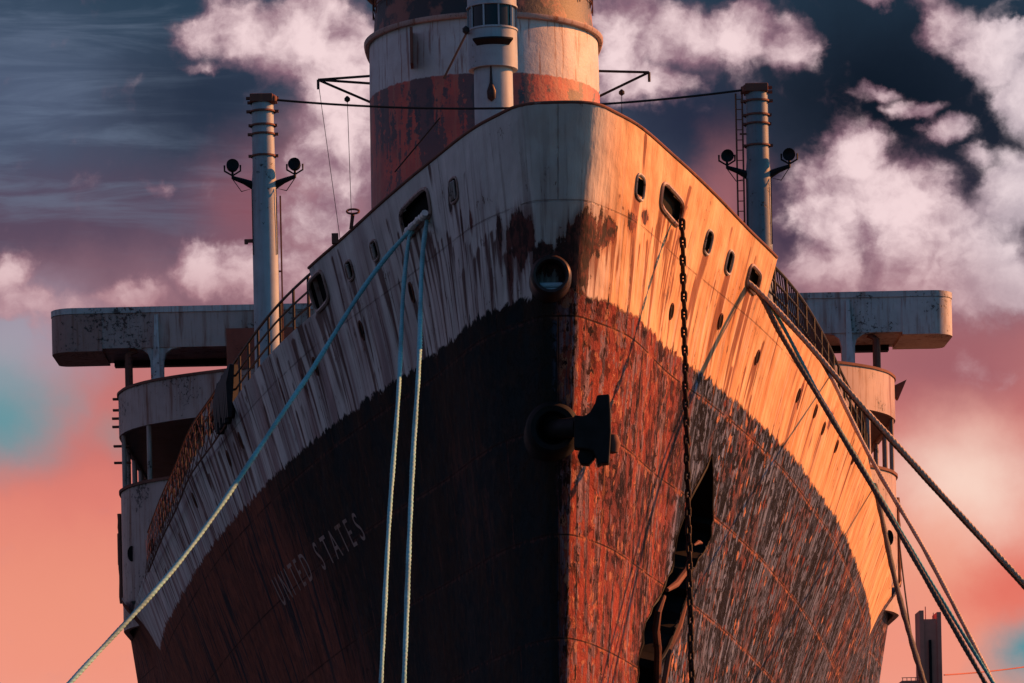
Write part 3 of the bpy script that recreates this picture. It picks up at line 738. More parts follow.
    mb = MB(); mb.tube([(side * 14.15, 150.4, 21.4), (side * 14.15, 150.4, zb0 - .2), (side * 13.85, 150.4, zb0)], .15, 8); w = mb.build('wing_post', 'rust', smooth=True); w.parent = wing
mb = MB(); mb.box((-10.2, 146, 20.8), (10.2, 175, zb0 - .02)); part(mb.build('bridge_house', 'rust'))
mb = MB(); mb.box((-5, 149.5, zb0 + .01), (5, 172, 28.0)); part(mb.build('wheelhouse', 'white'))
mb = MB(); mb.box((-11, 178, 20.6), (11, 215, 27)); part(mb.build('boat_deck_house', 'white'))

# ---------------------------------------------------------------- funnel
def fplan(r, n=72):
    out = []
    for k in range(n):
        a = 2 * math.pi * k / n; x = r * math.cos(a); y = math.sin(a) * r * (1.05 if math.sin(a) < 0 else 2.3); out.append((x, 190 + y))
    return out
def fshell(prof, name, mat, parent=None):
    mb = MB(); n = 72; v = []
    for r, z in prof: v += [(x, y, z) for x, y in fplan(r)]
    N = len(prof); mb.add(v, [(i * n + k, i * n + (k + 1) % n, (i + 1) * n + (k + 1) % n, (i + 1) * n + k) for i in range(N - 1) for k in range(n)] + [tuple((N - 1) * n + k for k in range(n))])
    o = mb.build(name, mat, smooth=True)
    if parent: o.parent = parent
    else: part(o)
    return o
fun = fshell([(5.62, 20.7), (5.5, 43), (5.46, 45.55)], 'funnel', 'funnel')
fshell([(5.5, 45.5), (5.66, 45.52), (5.72, 45.62), (5.72, 45.72), (5.5, 45.76)], 'funnel_ring', 'brownwhite', fun)
fshell([(5.48, 45.7), (5.28, 45.8), (5.12, 47.6), (5.12, 49.4), (6.4, 49.6), (6.5, 50.0), (5.0, 50.8)], 'funnel_cap', 'funnel', fun)
mb = MB(); ring = fplan(5.25)
mb.tube([(x, y, 47.75) for x, y in ring] + [(ring[0][0], ring[0][1], 47.75)], .04, 5)
mb.tube([(x, y, 47.3) for x, y in ring] + [(ring[0][0], ring[0][1], 47.3)], .03, 5)
for x, y in ring[::3]: mb.tube([(x, y, 46.9), (x, y, 47.78)], .03, 5)
w = mb.build('funnel_railing', 'rust'); w.parent = fun
for side in (-1, 1):
    if side < 0: tip = at(318, 80, 190); ends = [at(369, 76, 190), at(369, 84, 190), at(371, 105, 190)]
    else: tip = at(649, 72.5, 190); ends = [at(598, 71, 190), at(599, 99, 190)]
    mb = MB()
    for e in ends: mb.tube([tip, e + Vector((-side * .25, 0, 0))], .06, 6)
    mb.tube([tip, tip + Vector((0, 0, -.45))], .07, 5)
    b0 = tip.lerp(ends[-1], .55) + Vector((0, 0, -.12)); mb.lathe(b0 + Vector((0, 0, -.3)), [(.03, 0), (.14, .08), (.14, .2), (.04, .3)], 10)
    w = mb.build('signal_yard', 'wire'); w.parent = fun
    tgt = [at(338, 224, 190), at(351, 204, 190)] if side < 0 else [at(622, 130, 190)]
    for q, e in enumerate(tgt):
        a = tip if (q == 0 and side < 0) else b0
        mb = MB(); mb.tube([a, e + (e - a) * .5], .02, 4, False); w = mb.build('halyard', 'wire'); w.parent = fun
w = None
# pipes up the funnel front
for px, yb, yt in ((412, 66, 30), (472, 75, 52)):
    mb = MB(); p0, p1 = at(px, yb, 184.9), at(px, yt, 184.9); mb.box((p0.x - .07, 184.3, p0.z), (p0.x + .07, 186, p1.z))
    w = mb.build('funnel_fin', 'rust'); w.parent = fun

# ---------------------------------------------------------------- foremast with lookout
mx, my = -.02, 158.2
mb = MB(); mb.lathe((mx, my, 0), [(.86, 24), (.78, 33), (.77, 37.1)], 36); fm = part(mb.build('foremast', 'mast', smooth=True))
mb = MB(); mb.lathe((mx, my, 0), [(.78, 36.98), (.98, 36.95), (.985, 37.3), (.98, 38.52)], 40, cap=False); mb.lathe((mx, my, 0), [(.98, 39.42), (.98, 41.5)], 40); w = mb.build('lookout_tower', 'mast', smooth=True); w.parent = fm
mb = MB(); mb.lathe((mx, my, 0), [(.93, 38.45), (.93, 39.5)], 40); w = mb.build('lookout_window', 'glass', smooth=True); w.parent = fm
for a in range(-170, 180, 36):
    mb = MB(); x, y = mx + .965 * math.sin(math.radians(a + 5)), my - .965 * math.cos(math.radians(a + 5)); mb.box((x - .035, y - .03, 38.5), (x + .035, y + .03, 39.44))
    w = mb.build('window_mullion', 'mast'); w.parent = fm
for z in (38.5, 39.42):
    mb = MB(); mb.lathe((mx, my, z - .03), [(.95, 0), (1.02, .0), (1.02, .07), (.95, .07)], 40); w = mb.build('lookout_sill', 'mast', smooth=True); w.parent = fm
mb = MB(); v = []
for (r, z) in ((1.25, 38.02), (1.25, 37.95), (.95, 37.75)):
    for a in np.linspace(-40, 40, 14): v.append((mx + r * math.sin(math.radians(a)), my - r * math.cos(math.radians(a)), z))
for a in np.linspace(-40, 40, 14): v.append((mx + .9 * math.sin(math.radians(a)), my - .9 * math.cos(math.radians(a)), 38.02))
f = [(r * 14 + k, r * 14 + k + 1, ((r + 1) % 4) * 14 + k + 1, ((r + 1) % 4) * 14 + k) for r in range(4) for k in range(13)] + [(0, 14, 28, 42), (13, 55, 41, 27)]
mb.add(v, f); w = mb.build('lookout_visor', 'black'); w.parent = fm
mb = MB(); mb.lathe((mx - .1, my - .8, 35.55), [(.02, 0), (.16, .12), (.18, .4), (.06, .75), (.03, 1.4)], 10, 1, .6); w = mb.build('mast_bell_bracket', 'iron', smooth=True); w.parent = fm
mb = MB(); mb.tube([at(467, 32, 157.6), at(444, 78, 175)], .05, 5); mb.lathe(at(466, 31, 157.5), [(.02, -.15), (.14, -.05), (.14, .1), (.02, .2)], 8); w = mb.build('mast_stay', 'wire'); w.parent = fm
mb = MB(); mb.tube([at(440, 118, 178), at(395, 172, 183)], .035, 5); w = mb.build('mast_stay', 'wire'); w.parent = fm

# ---------------------------------------------------------------- kingposts with floodlights
for side in (-1, 1):
    bx, by = side * 7.77, 125.0
    mb = MB(); mb.lathe((bx, by, 0), [(.41, 13.5), (.405, 24), (.385, 25.9), (.355, 26.2), (.345, 28.42)], 28)
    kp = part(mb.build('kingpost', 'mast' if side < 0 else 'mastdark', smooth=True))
    for z in (26.62, 27.3, 27.58, 28.02, 28.3, 28.44):
        mb = MB(); rr = .40 if z < 28.2 else .37; mb.lathe((bx, by, z), [(.3, 0), (rr + random.random() * .03, .0), (rr, .055), (.3, .055)], 20)
        q = random.uniform(.44, .52); a = random.uniform(-1, 1)
        mb.box((bx + .3, by - .1, z), (bx + q, by + .05, z + .07)); mb.box((bx - q, by - .1, z), (bx - .3, by + .05, z + .07))
        w = mb.build('mast_band', 'rust', smooth=True); w.parent = kp
    mb = MB(); mb.box((bx - .38, by - .37, 28.3), (bx + .34, by + .35, 28.56)); mb.lathe((bx + (.33 if side < 0 else -.33), by - .2, 28.25), [(.05, 0), (.15, .06), (.15, .22), (.05, .3)], 12); w = mb.build('mast_head_block', 'rust', bevel=.03); w.parent = kp
    for s2 in (-1, 1):
        mb = MB(); p0, p1, p2 = Vector((bx + s2 * .3, by, 25.72)), Vector((bx + s2 * .62, by - .05, 25.86)), Vector((bx + s2 * .98, by - .1, 25.98))
        mb.tube([p0, p1, p2], [.14, .09, .06], 8); mb.tube([p2 + Vector((0, 0, -.04)), p2 + Vector((0, 0, .2))], .04, 6)
        w = mb.build('floodlight_bracket', 'black', smooth=True); w.parent = kp
        c0 = p2 + Vector((0, 0, .36)); mb = MB(); n = 18; v = []
        dirv = Vector((s2 * -.15, -.95, -.15 if side > 0 else .2)).normalized(); u = dirv.cross(Vector((0, 0, 1))).normalized(); ww = u.cross(dirv)
        for off, r in ((-.24, .05), (-.18, .12), (-.06, .18), (.08, .20), (.12, .20), (.10, .175), (.08, .0)):
            for k in range(n): a = 2 * math.pi * k / n; v.append(c0 + dirv * off + (u * math.cos(a) + ww * math.sin(a)) * max(r, .001))
        mb.add(v, [(i * n + k, i * n + (k + 1) % n, (i + 1) * n + (k + 1) % n, (i + 1) * n + k) for i in range(6) for k in range(n)])
        mb.tube([c0 + Vector((-.25, 0, .03)), c0 + Vector((-.25, 0, -.15)), c0 + Vector((0, 0, -.3)), c0 + Vector((.25, 0, -.15)), c0 + Vector((.25, 0, .03))], .03, 6)
        w = mb.build('floodlight', 'black', smooth=True); w.parent = kp
        mb = MB(); mb.tube([p2 + Vector((0, 0, -.05)), p2.lerp(p0, .4) + Vector((0, -.1, -.35)), p0 + Vector((s2 * .08, -.2, -.12)), p0 + Vector((s2 * .08, -.2, -2.2))], .018, 4); w = mb.build('lamp_cable', 'wire'); w.parent = kp
    lx = bx - .56 if side > 0 else bx + .50
    mb = MB()
    if side > 0:
        for q in (-.1, .1): mb.tube([(lx + q, by - .05, 15), (lx + q, by - .05, 28.3)], .03, 5)
        for z in np.arange(15, 28.3, .32): mb.tube([(lx - .1, by - .05, z), (lx + .1, by - .05, z)], .018, 4)
        for z in (18, 21, 24, 27): mb.box((lx, by - .07, z), (bx - .3, by - .03, z + .05))
    else:
        mb.tube([(lx, by, 14), (lx, by, 25.4)], .028, 5)
        for z in (18, 21.1, 23): mb.box((bx + .3, by - .02, z), (lx, by + .02, z + .05))
        mb.box((bx - .62, by - .05, 23.95), (bx - .38, by + .05, 24.05)); mb.lathe((bx - .6, by, 23.9), [(.06, 0), (.06, .15)], 8)
    w = mb.build('mast_ladder', 'rust'); w.parent = kp

# ---------------------------------------------------------------- loose things: wire, anchors, chain, ropes
def along(a, b, sag, n=40):
    a, b = Vector(a), Vector(b); return [a.lerp(b, k / n) + Vector((0, 0, -4 * sag * (k / n) * (1 - k / n))) for k in range(n + 1)]
mb = MB(); mb.tube(along((-7.4, 124.8, 28.38), (7.4, 124.8, 28.38), .42), .035, 6)
tag(mb.build('aerial_wire', 'wire'), 'thin sagging wire strung between the two kingposts in front of the funnel', 'wire')

anc = empty('stem_anchor', at(575, 428, 78.1), 'small dark anchor with one upright blade, stowed on the stem below the round fairlead', 'anchor')
def world_child(mb, name, mat, root, **kw):
    for q in mb.v: q -= root.location
    return sub(mb.build(name, mat, **kw), root)
D = 78.0
mb = MB(); mb.tube([at(553, 430, 78.7), at(566, 428, 78.1), at(578, 427, 77.95)], [.20, .19, .2], 14); world_child(mb, 'shank', 'black', anc, smooth=True)
blade = [(574, 415), (584, 416), (590, 412), (595, 403), (597, 395), (609.5, 394), (610.5, 410), (611, 430), (610, 448), (609, 463), (602, 463.5), (597, 466), (596, 458), (593, 451), (585, 449), (574, 448)]
mb = MB(); mb.prism([at(x, y, 77.75) for x, y in blade], (.02, .38, 0)); world_child(mb, 'fluke', 'fluke', anc, bevel=.03)
mb = MB(); mb.lathe((0, 0, 0), [(.0, -.2), (.12, -.17), (.17, 0), (.12, .17), (0, .2)], 12); 
for q in mb.v: q += at(612, 444, 78.1)
world_child(mb, 'pin', 'rust', anc, smooth=True)
mb = MB(); mb.prism([at(x, y, 77.9) for x, y in ((581, 447), (596, 450), (594, 458), (588, 465), (580, 464), (577, 456))], (.03, .3, 0)); world_child(mb, 'lug', 'fluke', anc, bevel=.03)

# the large stowed anchor on the sunny bow
def bow_d(px, py, proud):
    t, z = hull_at(px, py, 1); p, a, c_, n = frame(1, t, z); return p + n * proud
big = empty('bow_anchor', bow_d(665, 600, .1), 'rusty anchor lying in the dark pointed recess of the sunlit bow, behind the hanging chain', 'anchor')
mb = MB(); mb.tube([bow_d(x, y, .0) for x, y in ((664, 596), (658, 612), (656, 630), (658, 650), (657, 692))], [.05, .08, .09, .09, .1], 8); world_child(mb, 'arm', 'rust', big, smooth=True)
mb = MB(); mb.tube([bow_d(x, y, .0) for x, y in ((686, 602), (678, 626), (668, 650), (661, 690))], [.05, .1, .11, .12], 8); world_child(mb, 'shank', 'rust', big, smooth=True)
mb = MB(); mb.tube([bow_d(x, y, .0) for x, y in ((667, 590), (676, 584), (685, 572), (690, 560))], [.05, .08, .08, .04], 8); world_child(mb, 'tripping_palm', 'rust', big, smooth=True)
mb = MB(); mb.tube([bow_d(x, y, .0) for x, y in ((694, 545), (699, 542), (702, 543))], [.02, .05, .02], 6); world_child(mb, 'shackle', 'rust', big, smooth=True)

# chain
o = OPEN[0]; top = on_plate(1, o['t'], o['z'], o['hs'] * .72, -o['hz'] * 1.0, .12)
top = Vector((top.x, top.y - .12, top.z - .03))
ch = empty('hanging_chain', top, 'rusty stud link chain hanging from the oblong port on the sunlit bow', 'chain')
pitch, wr_, L2, W2 = .182, .031, .105, .044
def link_mesh():
    pts = []
    for k in range(24):
        a = 2 * math.pi * k / 24; pts.append(Vector((math.cos(a) * (W2 if True else 0), 0, math.sin(a) * W2 + math.copysign(L2 - W2, math.sin(a) + 1e-9))))
    n = len(pts); m = 8; v = []
    for i, p in enumerate(pts):
        d = (pts[(i + 1) % n] - pts[i - 1]).normalized(); w = Vector((0, 1, 0)); u = d.cross(w)
        for k in range(m): a = 2 * math.pi * k / m; v.append(p + (u * math.cos(a) + w * math.sin(a)) * wr_)
    mb = MB(); mb.add(v, [(i * m + k, i * m + (k + 1) % m, ((i + 1) % n) * m + (k + 1) % m, ((i + 1) % n) * m + k) for i in range(n) for k in range(m)])
    mb.tube([(-W2, 0, 0), (W2, 0, 0)], wr_ * .6, 6)
    return mb
first = None
for k in range(64):
    if first is None: first = link_mesh().build('link', 'chain', ch, smooth=True); lk = first
    else: lk = first.copy(); COL.objects.link(lk); lk.parent = ch
    lk.location = (.006 * math.sin(k * .9), .004 * math.cos(k), -.05 - k * pitch)
    lk.rotation_euler = (random.uniform(-.05, .05), random.uniform(-.05, .05), .25 + (math.pi / 2 if k % 2 else 0) + .006 * k)

def rope(pts, r, name, mat, label, twist=.34, step=.045, group='mooring ropes of the liner'):
    """three strands laid round each other along a smooth path"""
    pts = [Vector(p) for p in pts]
    seg = [0]
    for a, b in zip(pts, pts[1:]): seg.append(seg[-1] + (b - a).length)
    fxs = [pchip(seg, [p[i] for p in pts]) for i in range(3)]
    n = max(int(seg[-1] / step), 8); ss_ = np.linspace(0, seg[-1], n + 1); Q = np.stack([f_(ss_) for f_ in fxs], -1)
    m = 12; v = []; up = None
    for i in range(n + 1):
        d = Vector(Q[min(i + 1, n)] - Q[max(i - 1, 0)]).normalized()
        if up is None: up = d.orthogonal().normalized()
        up = (up - d * up.dot(d)).normalized(); w = d.cross(up); ph = 2 * math.pi * ss_[i] / twist
        for k in range(m):
            a = 2 * math.pi * k / m; rr = r * (.84 + .20 * abs(math.cos(1.5 * (a)))) * (1 + .07 * math.sin(ss_[i] * 1.7 + r * 90) + .06 * math.sin(ss_[i] * 5.3))
            v.append(Vector(Q[i]) + (up * math.cos(a + ph) + w * math.sin(a + ph)) * rr)
    f = [(i * m + k, i * m + (k + 1) % m, (i + 1) * m + (k + 1) % m, (i + 1) * m + k) for i in range(n) for k in range(m)] + [tuple(range(m))[::-1], tuple(n * m + k for k in range(m))]
    o = link(name, v, f, mat, smooth=True); return tag(o, label, 'rope', group)
def hang(a, mids, z_end, Y_end=None):
    """run a rope on from its last seen point to the quay below the frame"""
    p, q = mids[-2], mids[-1]; d = (q - p); k = (z_end - q.z) / d.z; return [a] + mids + [q + d * k]
oL, oR2 = OPEN[2], OPEN[1]
lipA = on_plate(-1, oL['t'], oL['z'], oL['hs'] * .45, -oL['hz'] * .9, .06); lipC = on_plate(-1, oL['t'], oL['z'], -oL['hs'] * .35, -oL['hz'] * .9, .06)
inA = on_plate(-1, oL['t'], oL['z'], oL['hs'] * .4, -oL['hz'] * .5, -.4); inC = on_plate(-1, oL['t'], oL['z'], -oL['hs'] * .3, -oL['hz'] * .5, -.4)
rope([inA] + hang(at(410, 231, lipA.y - .15), [at(300, 388, 77.6), at(180, 561, 73.9), at(70, 683, 70.8)], -5.2), .050, 'mooring_rope', 'palerope', 'long mooring rope slanting across the shaded bow to the lower left corner')
rope([inA + Vector((.1, 0, 0))] + hang(at(409, 238, lipA.y - .25), [at(398, 400, 75.6), at(389, 523, 73.3), at(381, 683, 70.2)], -5.2), .045, 'mooring_rope', 'palerope', 'left one of the two near vertical mooring ropes below the shaded mooring port')
rope([inC] + hang(at(428, 217, lipC.y - .15), [at(418, 380, 75.0), at(413, 457, 73.6), at(404, 683, 69.6)], -5.2), .048, 'mooring_rope', 'palerope', 'right one of the two near vertical mooring ropes, nearer the stem')
# pale chafing cloth along the sill of the shaded port
mb = MB(); pts = [on_plate(-1, oL['t'], oL['z'], oL['hs'] * u, -oL['hz'] * .82 - oL['k'] * 0 + oL['k'] * oL['hs'] * u + random.uniform(-.03, .03), .11) for u in np.linspace(.62, -.9, 18)]
mb.tube(pts, [random.uniform(.035, .085) for _ in pts], 8); tag(mb.build('chafing_cloth', 'cloth', smooth=True), 'ragged pale cloth wrapped along the sill of the shaded mooring port', 'cloth')
inR = on_plate(1, oR2['t'], oR2['z'], .1, -.05, -.4); inR2 = on_plate(1, oR2['t'], oR2['z'], -.2, -.05, -.4)
yR = on_plate(1, oR2['t'], oR2['z'], -.2, -oR2['hz'], .05).y
stR = at(749, 283, yR - .15)
rope([inR2] + hang(stR, [at(800, 335, yR), at(856, 399, yR + .2), at(940, 492, yR + .5), at(1024, 583, yR + .8)], -5.2), .058, 'mooring_rope', 'tanrope', 'thick tan mooring rope crossing in front of the right bridge wing to the right edge')
rope([inR2 + Vector((.05, 0, -.02))] + hang(stR + Vector((.06, .05, -.1)), [at(802, 339, yR + .1), at(858, 405, yR + .3), at(940, 496, yR + .6), at(1024, 588, yR + .9)], -5.2), .04, 'mooring_rope', 'darkrope', 'thinner dark rope running just beneath the thick tan mooring rope')
rope([inR] + hang(at(755, 289, yR), [at(781, 335, yR - .2), at(820, 400, yR - .4), at(880, 500, yR - .7), at(932, 590, yR - 1.), at(985, 683, yR - 1.3)], -5.2), .058, 'mooring_rope', 'darkrope', 'dark mooring rope falling steeply from the after port across the sunlit plating')
rope([inR + Vector((.05, .1, 0))] + hang(at(757, 289, yR + .1), [at(822, 400, yR), at(882, 500, yR - .2), at(936, 590, yR - .4), at(993, 683, yR - .6)], -5.2), .04, 'mooring_rope', 'tealrope', 'thin teal rope lying beside the steep dark mooring rope')
pF = deck_edge(1, 98.5, -.02) + Vector((0, 0, .1))
rope(hang(pF, [at(868, 453, 95.5), at(930, 560, 92.), at(990, 677, 88.0)], -5.2), .055, 'mooring_rope', 'tanrope', 'mooring rope leaving the deck edge below the right railing, passing behind the teal rope')
pG = deck_edge(1, 114, -.02) + Vector((0, 0, .05))
rope(hang(pG, [at(897, 588, 108.5), at(912, 643, 104.5), at(924, 683, 101.5)], -5.2), .075, 'mooring_rope', 'darkrope', 'dark mooring rope from the after deck edge, crossing in front of the far bridge tower')
pH = Vector((14.1, 144, 16.6)); mb = MB(); mb.tube(along(pH, at(912, 640, 138), .3, 20) + [at(922, 690, 134), at(940, 790, 126)], .03, 5)
tag(mb.build('guy_wire', 'wire'), 'thin slack wire beside the midship plating above the far bridge tower', 'wire')

# ---------------------------------------------------------------- far bridge tower and cable
DT = 1200; k = DT / F
bt = empty('bridge_tower', (at(931, 990, DT).x, DT, -5), 'dark square bridge tower far behind the ropes at lower right', 'bridge tower')
x0, x1 = at(920, 640, DT).x, at(941.5, 640, DT).x; z1 = at(931, 619, DT).z; z2 = at(922, 610.5, DT).z; z3 = at(941, 612, DT).z
mb = MB(); mb.box((x0 + 1, DT + .4, -5), (x1 - 1, DT + 11.6, z1)); world_child(mb, 'tower_panel', 'bridge', bt)
for a, b, zz in ((x0, x0 + 1.25, z2), (x1 - 1.25, x1, z3)):
    mb = MB(); mb.box((a, DT, -5), (b, DT + 12, zz)); world_child(mb, 'leg', 'bridge', bt)
mb = MB(); mb.box((x0 + 2.6, DT - .25, -5), (x0 + 3.4, DT + .395, at(930, 640, DT).z)); world_child(mb, 'rib', 'dark', bt)
mb = MB(); mb.box((x0 + 1.9, DT + 2, z1), (x0 + 2.15, DT + 2.3, at(927, 606, DT).z)); mb.box((x1 - 2.2, DT + 2, z1), (x1 - 2.0, DT + 2.3, at(937, 612, DT).z)); world_child(mb, 'mast', 'bridge', bt)
xa, xb = at(902, 680, DT).x, x0 - .05; zz = at(905, 679.5, DT).z
mb = MB(); mb.box((xa, DT + 1, zz - 1.2), (xb, DT + 10, zz - .3))
for x in np.linspace(xa + .2, xb - .3, 5): mb.box((x, DT + 1, zz - .3), (x + .2, DT + 1.2, zz + .5))
mb.box((xa, DT + .95, zz + .5), (xb, DT + 1.25, zz + .7)); world_child(mb, 'side_platform', 'bridge', bt)
mb = MB(); mb.tube(along(at(944, 675, DT), at(1060, 661, DT + 60), .6), .22, 5)
tag(mb.build('bridge_cable', 'bridge'), 'thin bridge cable running right from the far tower', 'cable')

# ---------------------------------------------------------------- ground: water and quay (both below the frame)
def sheet(name, x0, x1, y0, y1, z, mat):
    o = link(name, [(x0, y0, z), (x1, y0, z), (x1, y1, z), (x0, y1, z)], [(0, 1, 2, 3)], mat); o['kind'] = 'structure'; return o
m, g, b = new_mat('harbour water'); pos = g.n('ShaderNodeNewGeometry').outputs['Position']
b.inputs['Base Color'].default_value = (.002, .004, .005, 1); b.inputs['Roughness'].default_value = .08
bump(g, b, g.noise(g.mapv(pos, (.5, 1.1, 1)), 1., 6, .6), .06, .05); M['water'] = m
M['concrete'] = plain('quay asphalt', (.02, .02, .02), .9, 0, .4, .8)
sheet('water', -9000, 9000, -9000, 9000, -5, 'water')
mb = MB(); mb.box((-60, -60, -6), (60, 18, -3)); q = mb.build('quay', 'concrete', bevel=.1); q['kind'] = 'structure'

# ---------------------------------------------------------------- light: one low sun from the right and a little behind the ship
BETA, ELEV = math.radians(20), math.radians(22)
sd = Vector((math.cos(BETA) * math.cos(ELEV), math.sin(BETA) * math.cos(ELEV), math.sin(ELEV)))
sun = bpy.data.lights.new('sun', 'SUN'); sun.energy = 5.0; sun.angle = math.radians(.6); sun.color = (1.0, .335, .085)
so = bpy.data.objects.new('sun', sun); COL.objects.link(so); so.rotation_euler = sd.to_track_quat('Z', 'Y').to_euler(); so.location = (60, 90, 60)

# ---------------------------------------------------------------- sky
world = bpy.data.worlds.new('World'); scene.world = world; world.use_nodes = True
nt = world.node_tree; nt.nodes.clear(); g = G(nt)
out = g.n('ShaderNodeOutputWorld'); bg = g.n('ShaderNodeBackground'); nt.links.new(bg.outputs[0], out.inputs[0])
dirv = g.n('ShaderNodeTexCoord').outputs['Generated']; dx, dy, dz = g.xyz(dirv)
dyc = g.m('MAXIMUM', dy, .08)
# angles of the sky, in hundredths of the picture's focal length (tilted like the horizon of the photograph)
u0 = g.m('MULTIPLY_ADD', g.m('DIVIDE', dx, dyc), F / 100, CX / 100); v0 = g.m('MULTIPLY_ADD', g.m('DIVIDE', dz, dyc), -F / 100, CY / 100)
v1 = g.m('SUBTRACT', v0, g.m('MULTIPLY', g.m('SUBTRACT', u0, CX / 100), ROLL)); u1 = g.m('SUBTRACT', u0, g.m('MULTIPLY', g.m('SUBTRACT', CY / 100, v1), ROLL))
uc = g.m('MINIMUM', g.m('MAXIMUM', u1, -6.), 17.); vc = g.m('MINIMUM', g.m('MAXIMUM', v1, -6.), 9.)
P = g.comb(uc, vc)
wn = g.n('ShaderNodeTexNoise'); nt.links.new(P, wn.inputs['Vector']); wn.inputs['Scale'].default_value = 1.6; wn.inputs['Detail'].default_value = 6; wn.inputs['Roughness'].default_value = .6
warp = g.vm('MULTIPLY', g.vm('SUBTRACT', wn.outputs['Color'], (.5, .5, .5)), (.75, .55, 0))
PW = g.vm('ADD', P, warp)
def blob(p, cx, cy, rx, ry, soft=1.):
    q = g.mapv(p, (1 / rx, 1 / ry, 0), (-cx / rx, -cy / ry, 0)); return g.ss(g.vm('LENGTH', q), 1., 1. - soft)
ramp = g.n('ShaderNodeValToRGB'); ramp.color_ramp.interpolation = 'EASE'
st = [(0., (44, 64, 84)), (1.3, (60, 68, 88)), (2.2, (90, 74, 94)), (2.9, (132, 98, 112)), (3.6, (190, 118, 118)), (4.4, (206, 116, 110)), (5.3, (228, 134, 118)), (6.5, (240, 150, 128)), (7.5, (238, 160, 140))]
while len(ramp.color_ramp.elements) < len(st): ramp.color_ramp.elements.new(.5)
for e, (q, c_) in zip(ramp.color_ramp.elements, st): e.position = q / 7.5; e.color = lin(*c_)
softwarp = g.vm('ADD', P, g.vm('MULTIPLY', warp, (.8, .8, 0)))
vs = g.xyz(softwarp)[1]; nt.links.new(g.m('DIVIDE', vs, 7.5), ramp.inputs[0]); sky = ramp.outputs[0]
wisp = g.noise(g.mapv(P, (.45, 3.4, 1), rot=(0, 0, .10)), 1., 6, .6, .5)
sky = g.mix(g.m('MULTIPLY', g.ss(wisp, .42, .68), g.m('MULTIPLY', g.ss(uc, 4.2, 1.), g.m('MULTIPLY', g.ss(vc, 3., 1.6), .55))), sky, lin(112, 126, 148))
for cx, cy, rx, ry, c_, a in [(.1, .9, 2., 1.5, (92, 106, 134), .55), (2.1, .95, 1.5, .8, (34, 46, 66), .8), (8.9, 1.0, 3.2, 2.3, (15, 25, 38), 1.), (10.6, 1.6, 1.6, 1.6, (14, 23, 36), .8), (6.9, 1.2, 1., .7, (36, 42, 64), .8),
                              (.2, 3.3, 1.5, .8, (168, 158, 178), .7), (-.2, 3.8, 1.5, 1.2, (150, 164, 176), .75), (0., 4.2, 1.1, .85, (84, 150, 160), .85), (1.1, 4.35, .3, .35, (110, 150, 155), .4),
                              (2.6, 2.1, 1.0, 1.1, (160, 90, 98), .55), (7.25, 2.1, .6, 1.1, (165, 102, 108), .8), (7.9, 2.3, .5, .9, (62, 50, 72), .7),
                              (9.4, 3.6, 1.9, .8, (138, 82, 96), .6), (9.65, 4.85, 1.35, 1.1, (250, 214, 198), .95), (9.2, 5.6, 1.2, .9, (246, 168, 138), .5), (10.1, 5.9, .8, .6, (226, 104, 90), .7), (10.35, 6.55, .75, .62, (82, 146, 158), 1.),
                              (.6, 5.9, 2., 1.2, (238, 150, 124), .6), (1.0, 5.0, 1.2, .5, (222, 122, 112), .5), (3.3, 1.9, .8, 1.5, (206, 146, 152), .7)]:
    sky = g.mix(g.m('MULTIPLY', blob(softwarp, cx, cy, rx, ry), a), sky, lin(*c_))
CL = [(2.0, .38, .5, .30, .75), (2.5, .28, .8, .50, 1.), (3.05, .38, .9, .75, 1.25), (3.5, .85, .75, 1.1, 1.2), (3.4, 1.5, .75, .9, 1.), (3.25, 2.1, .7, .7, .85), (2.1, .65, .5, .12, .5),
      (6.2, .35, .6, .75, 1.15), (6.8, .32, .85, .52, 1.15), (7.4, .34, .8, .45, 1.1), (7.9, .45, .45, .38, .9), (6.5, .80, .75, .34, .95), (6.9, .12, .5, .25, -.35),
      (9.45, .25, .5, .42, .85), (9.95, .45, .6, .55, 1.2), (10.25, .95, .5, .6, 1.15), (9.25, .02, .3, .25, .6), (8.75, .0, .35, .15, .6), (10.2, .15, .4, .12, -.5),
      (8.85, .90, .5, .14, .7), (9.15, 1.05, .42, .2, .85), (9.45, 1.3, .36, .22, .8), (9.75, 1.55, .36, .18, .7), (8.6, 1.55, .6, .5, 1.15), (8.35, 2.05, .75, .7, 1.2), (8.95, 2.1, .9, .9, 1.2), (9.5, 2.3, .9, .6, 1.), (10.1, 1.95, .6, .65, 1.), (9.6, 2.75, 1.6, .8, .9), (8.2, 2.75, .8, .5, .9),
      (.05, 2.7, .45, .42, 1.), (.2, 3.05, .7, .3, .9), (2.1, 2.70, .45, .40, 1.25), (2.5, 2.72, .65, .42, 1.2), (1.3, 2.98, .8, .24, .9), (.75, 3.08, .6, .24, .6), (2.95, 2.7, .6, .4, .9), (1.55, 1.9, .34, .24, .62)]
den = None
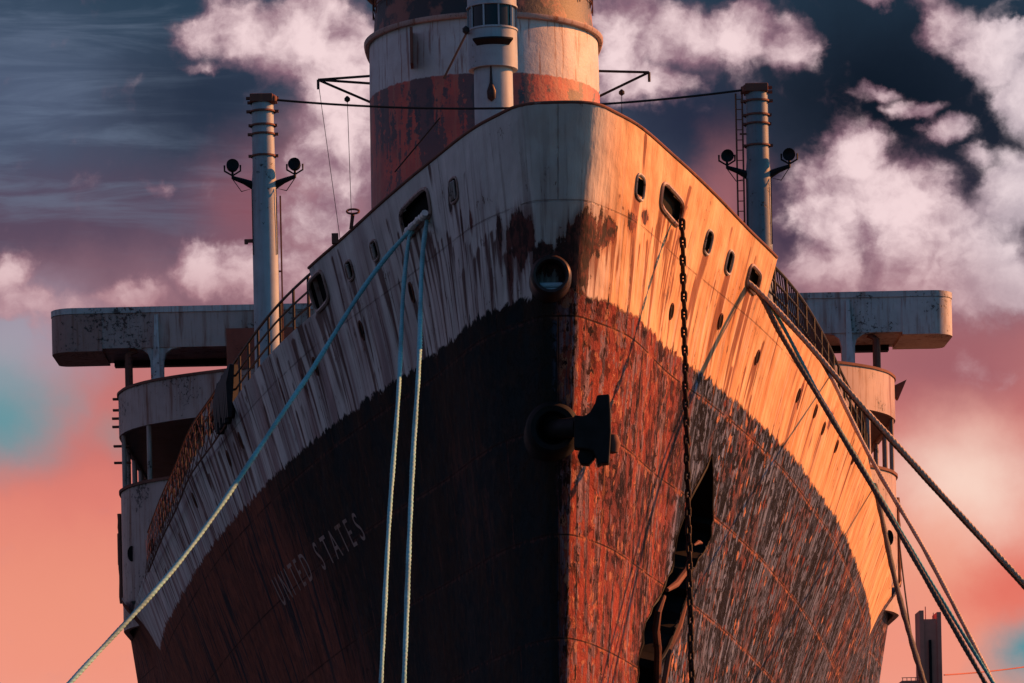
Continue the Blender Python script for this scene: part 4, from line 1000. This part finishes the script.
for cx, cy, rx, ry, w in CL:
    q = g.m('MULTIPLY', blob(PW, cx, cy, rx * 1.25, ry * 1.25), w)
    den = q if den is None else (g.m('SMOOTH_MAX', den, q, .25) if w > 0 else g.m('ADD', den, q))
fw = g.vm('ADD', P, g.vm('MULTIPLY', warp, (.5, .5, 0)))
fb = g.noise(fw, 1.7, 9, .58, .1); fs = g.noise(g.vm('ADD', fw, (.14, -.18, 0.)), 1.7, 9, .58, .1); fb2 = g.noise(g.vm('ADD', P, (3.1, 1.7, 0.)), 1.3, 7, .6)
d2 = g.m('ADD', den, g.m('MULTIPLY', g.m('SUBTRACT', fb, .5), 1.05))
mask = g.ss(d2, .24, .74)
relief = g.m('MULTIPLY', g.m('SUBTRACT', fb, fs), .9)
lit = g.ss(g.m('ADD', g.m('ADD', g.m('MULTIPLY', fb2, .45), relief), g.m('MULTIPLY', d2, .62)), .40, 1.08)
cc = g.mix(lit, lin(142, 106, 122), lin(246, 218, 220))
low = g.ss(vc, 2.2, 3.3); cc = g.mix(g.m('MULTIPLY', low, .6), cc, lin(205, 148, 152))
cc = g.mix(g.m('MULTIPLY', g.ss(uc, 9.2, 10.3), .5), cc, lin(232, 222, 228))
sky = g.mix(g.m('MULTIPLY', mask, g.m('MULTIPLY_ADD', low, -.25, .97)), sky, cc)
# the rest of the sky dome: cool light from behind the camera
nis = g.n('ShaderNodeTexSky', sky_type='NISHITA'); nis.sun_disc = False; nis.sun_elevation = ELEV; nis.sun_rotation = math.pi / 2 - BETA
cool = g.mix(1., nis.outputs[0], (.0215, .078, .112, 1), 'MULTIPLY')
cool = g.mix(g.ss(dx, .2, -.9, 0., .45), cool, lin(168, 108, 112))
sky = g.mix(g.ss(dy, .80, .965), cool, sky)
nt.links.new(sky, bg.inputs[0]); bg.inputs[1].default_value = 1 / 1.87

scene.view_settings.view_transform = 'Standard'; scene.view_settings.look = 'None'
scene.view_settings.exposure = .9; scene.view_settings.gamma = 1; scene.view_settings.use_curve_mapping = False
scene.render.engine = 'CYCLES'; scene.cycles.max_bounces = 6; scene.cycles.use_denoising = True
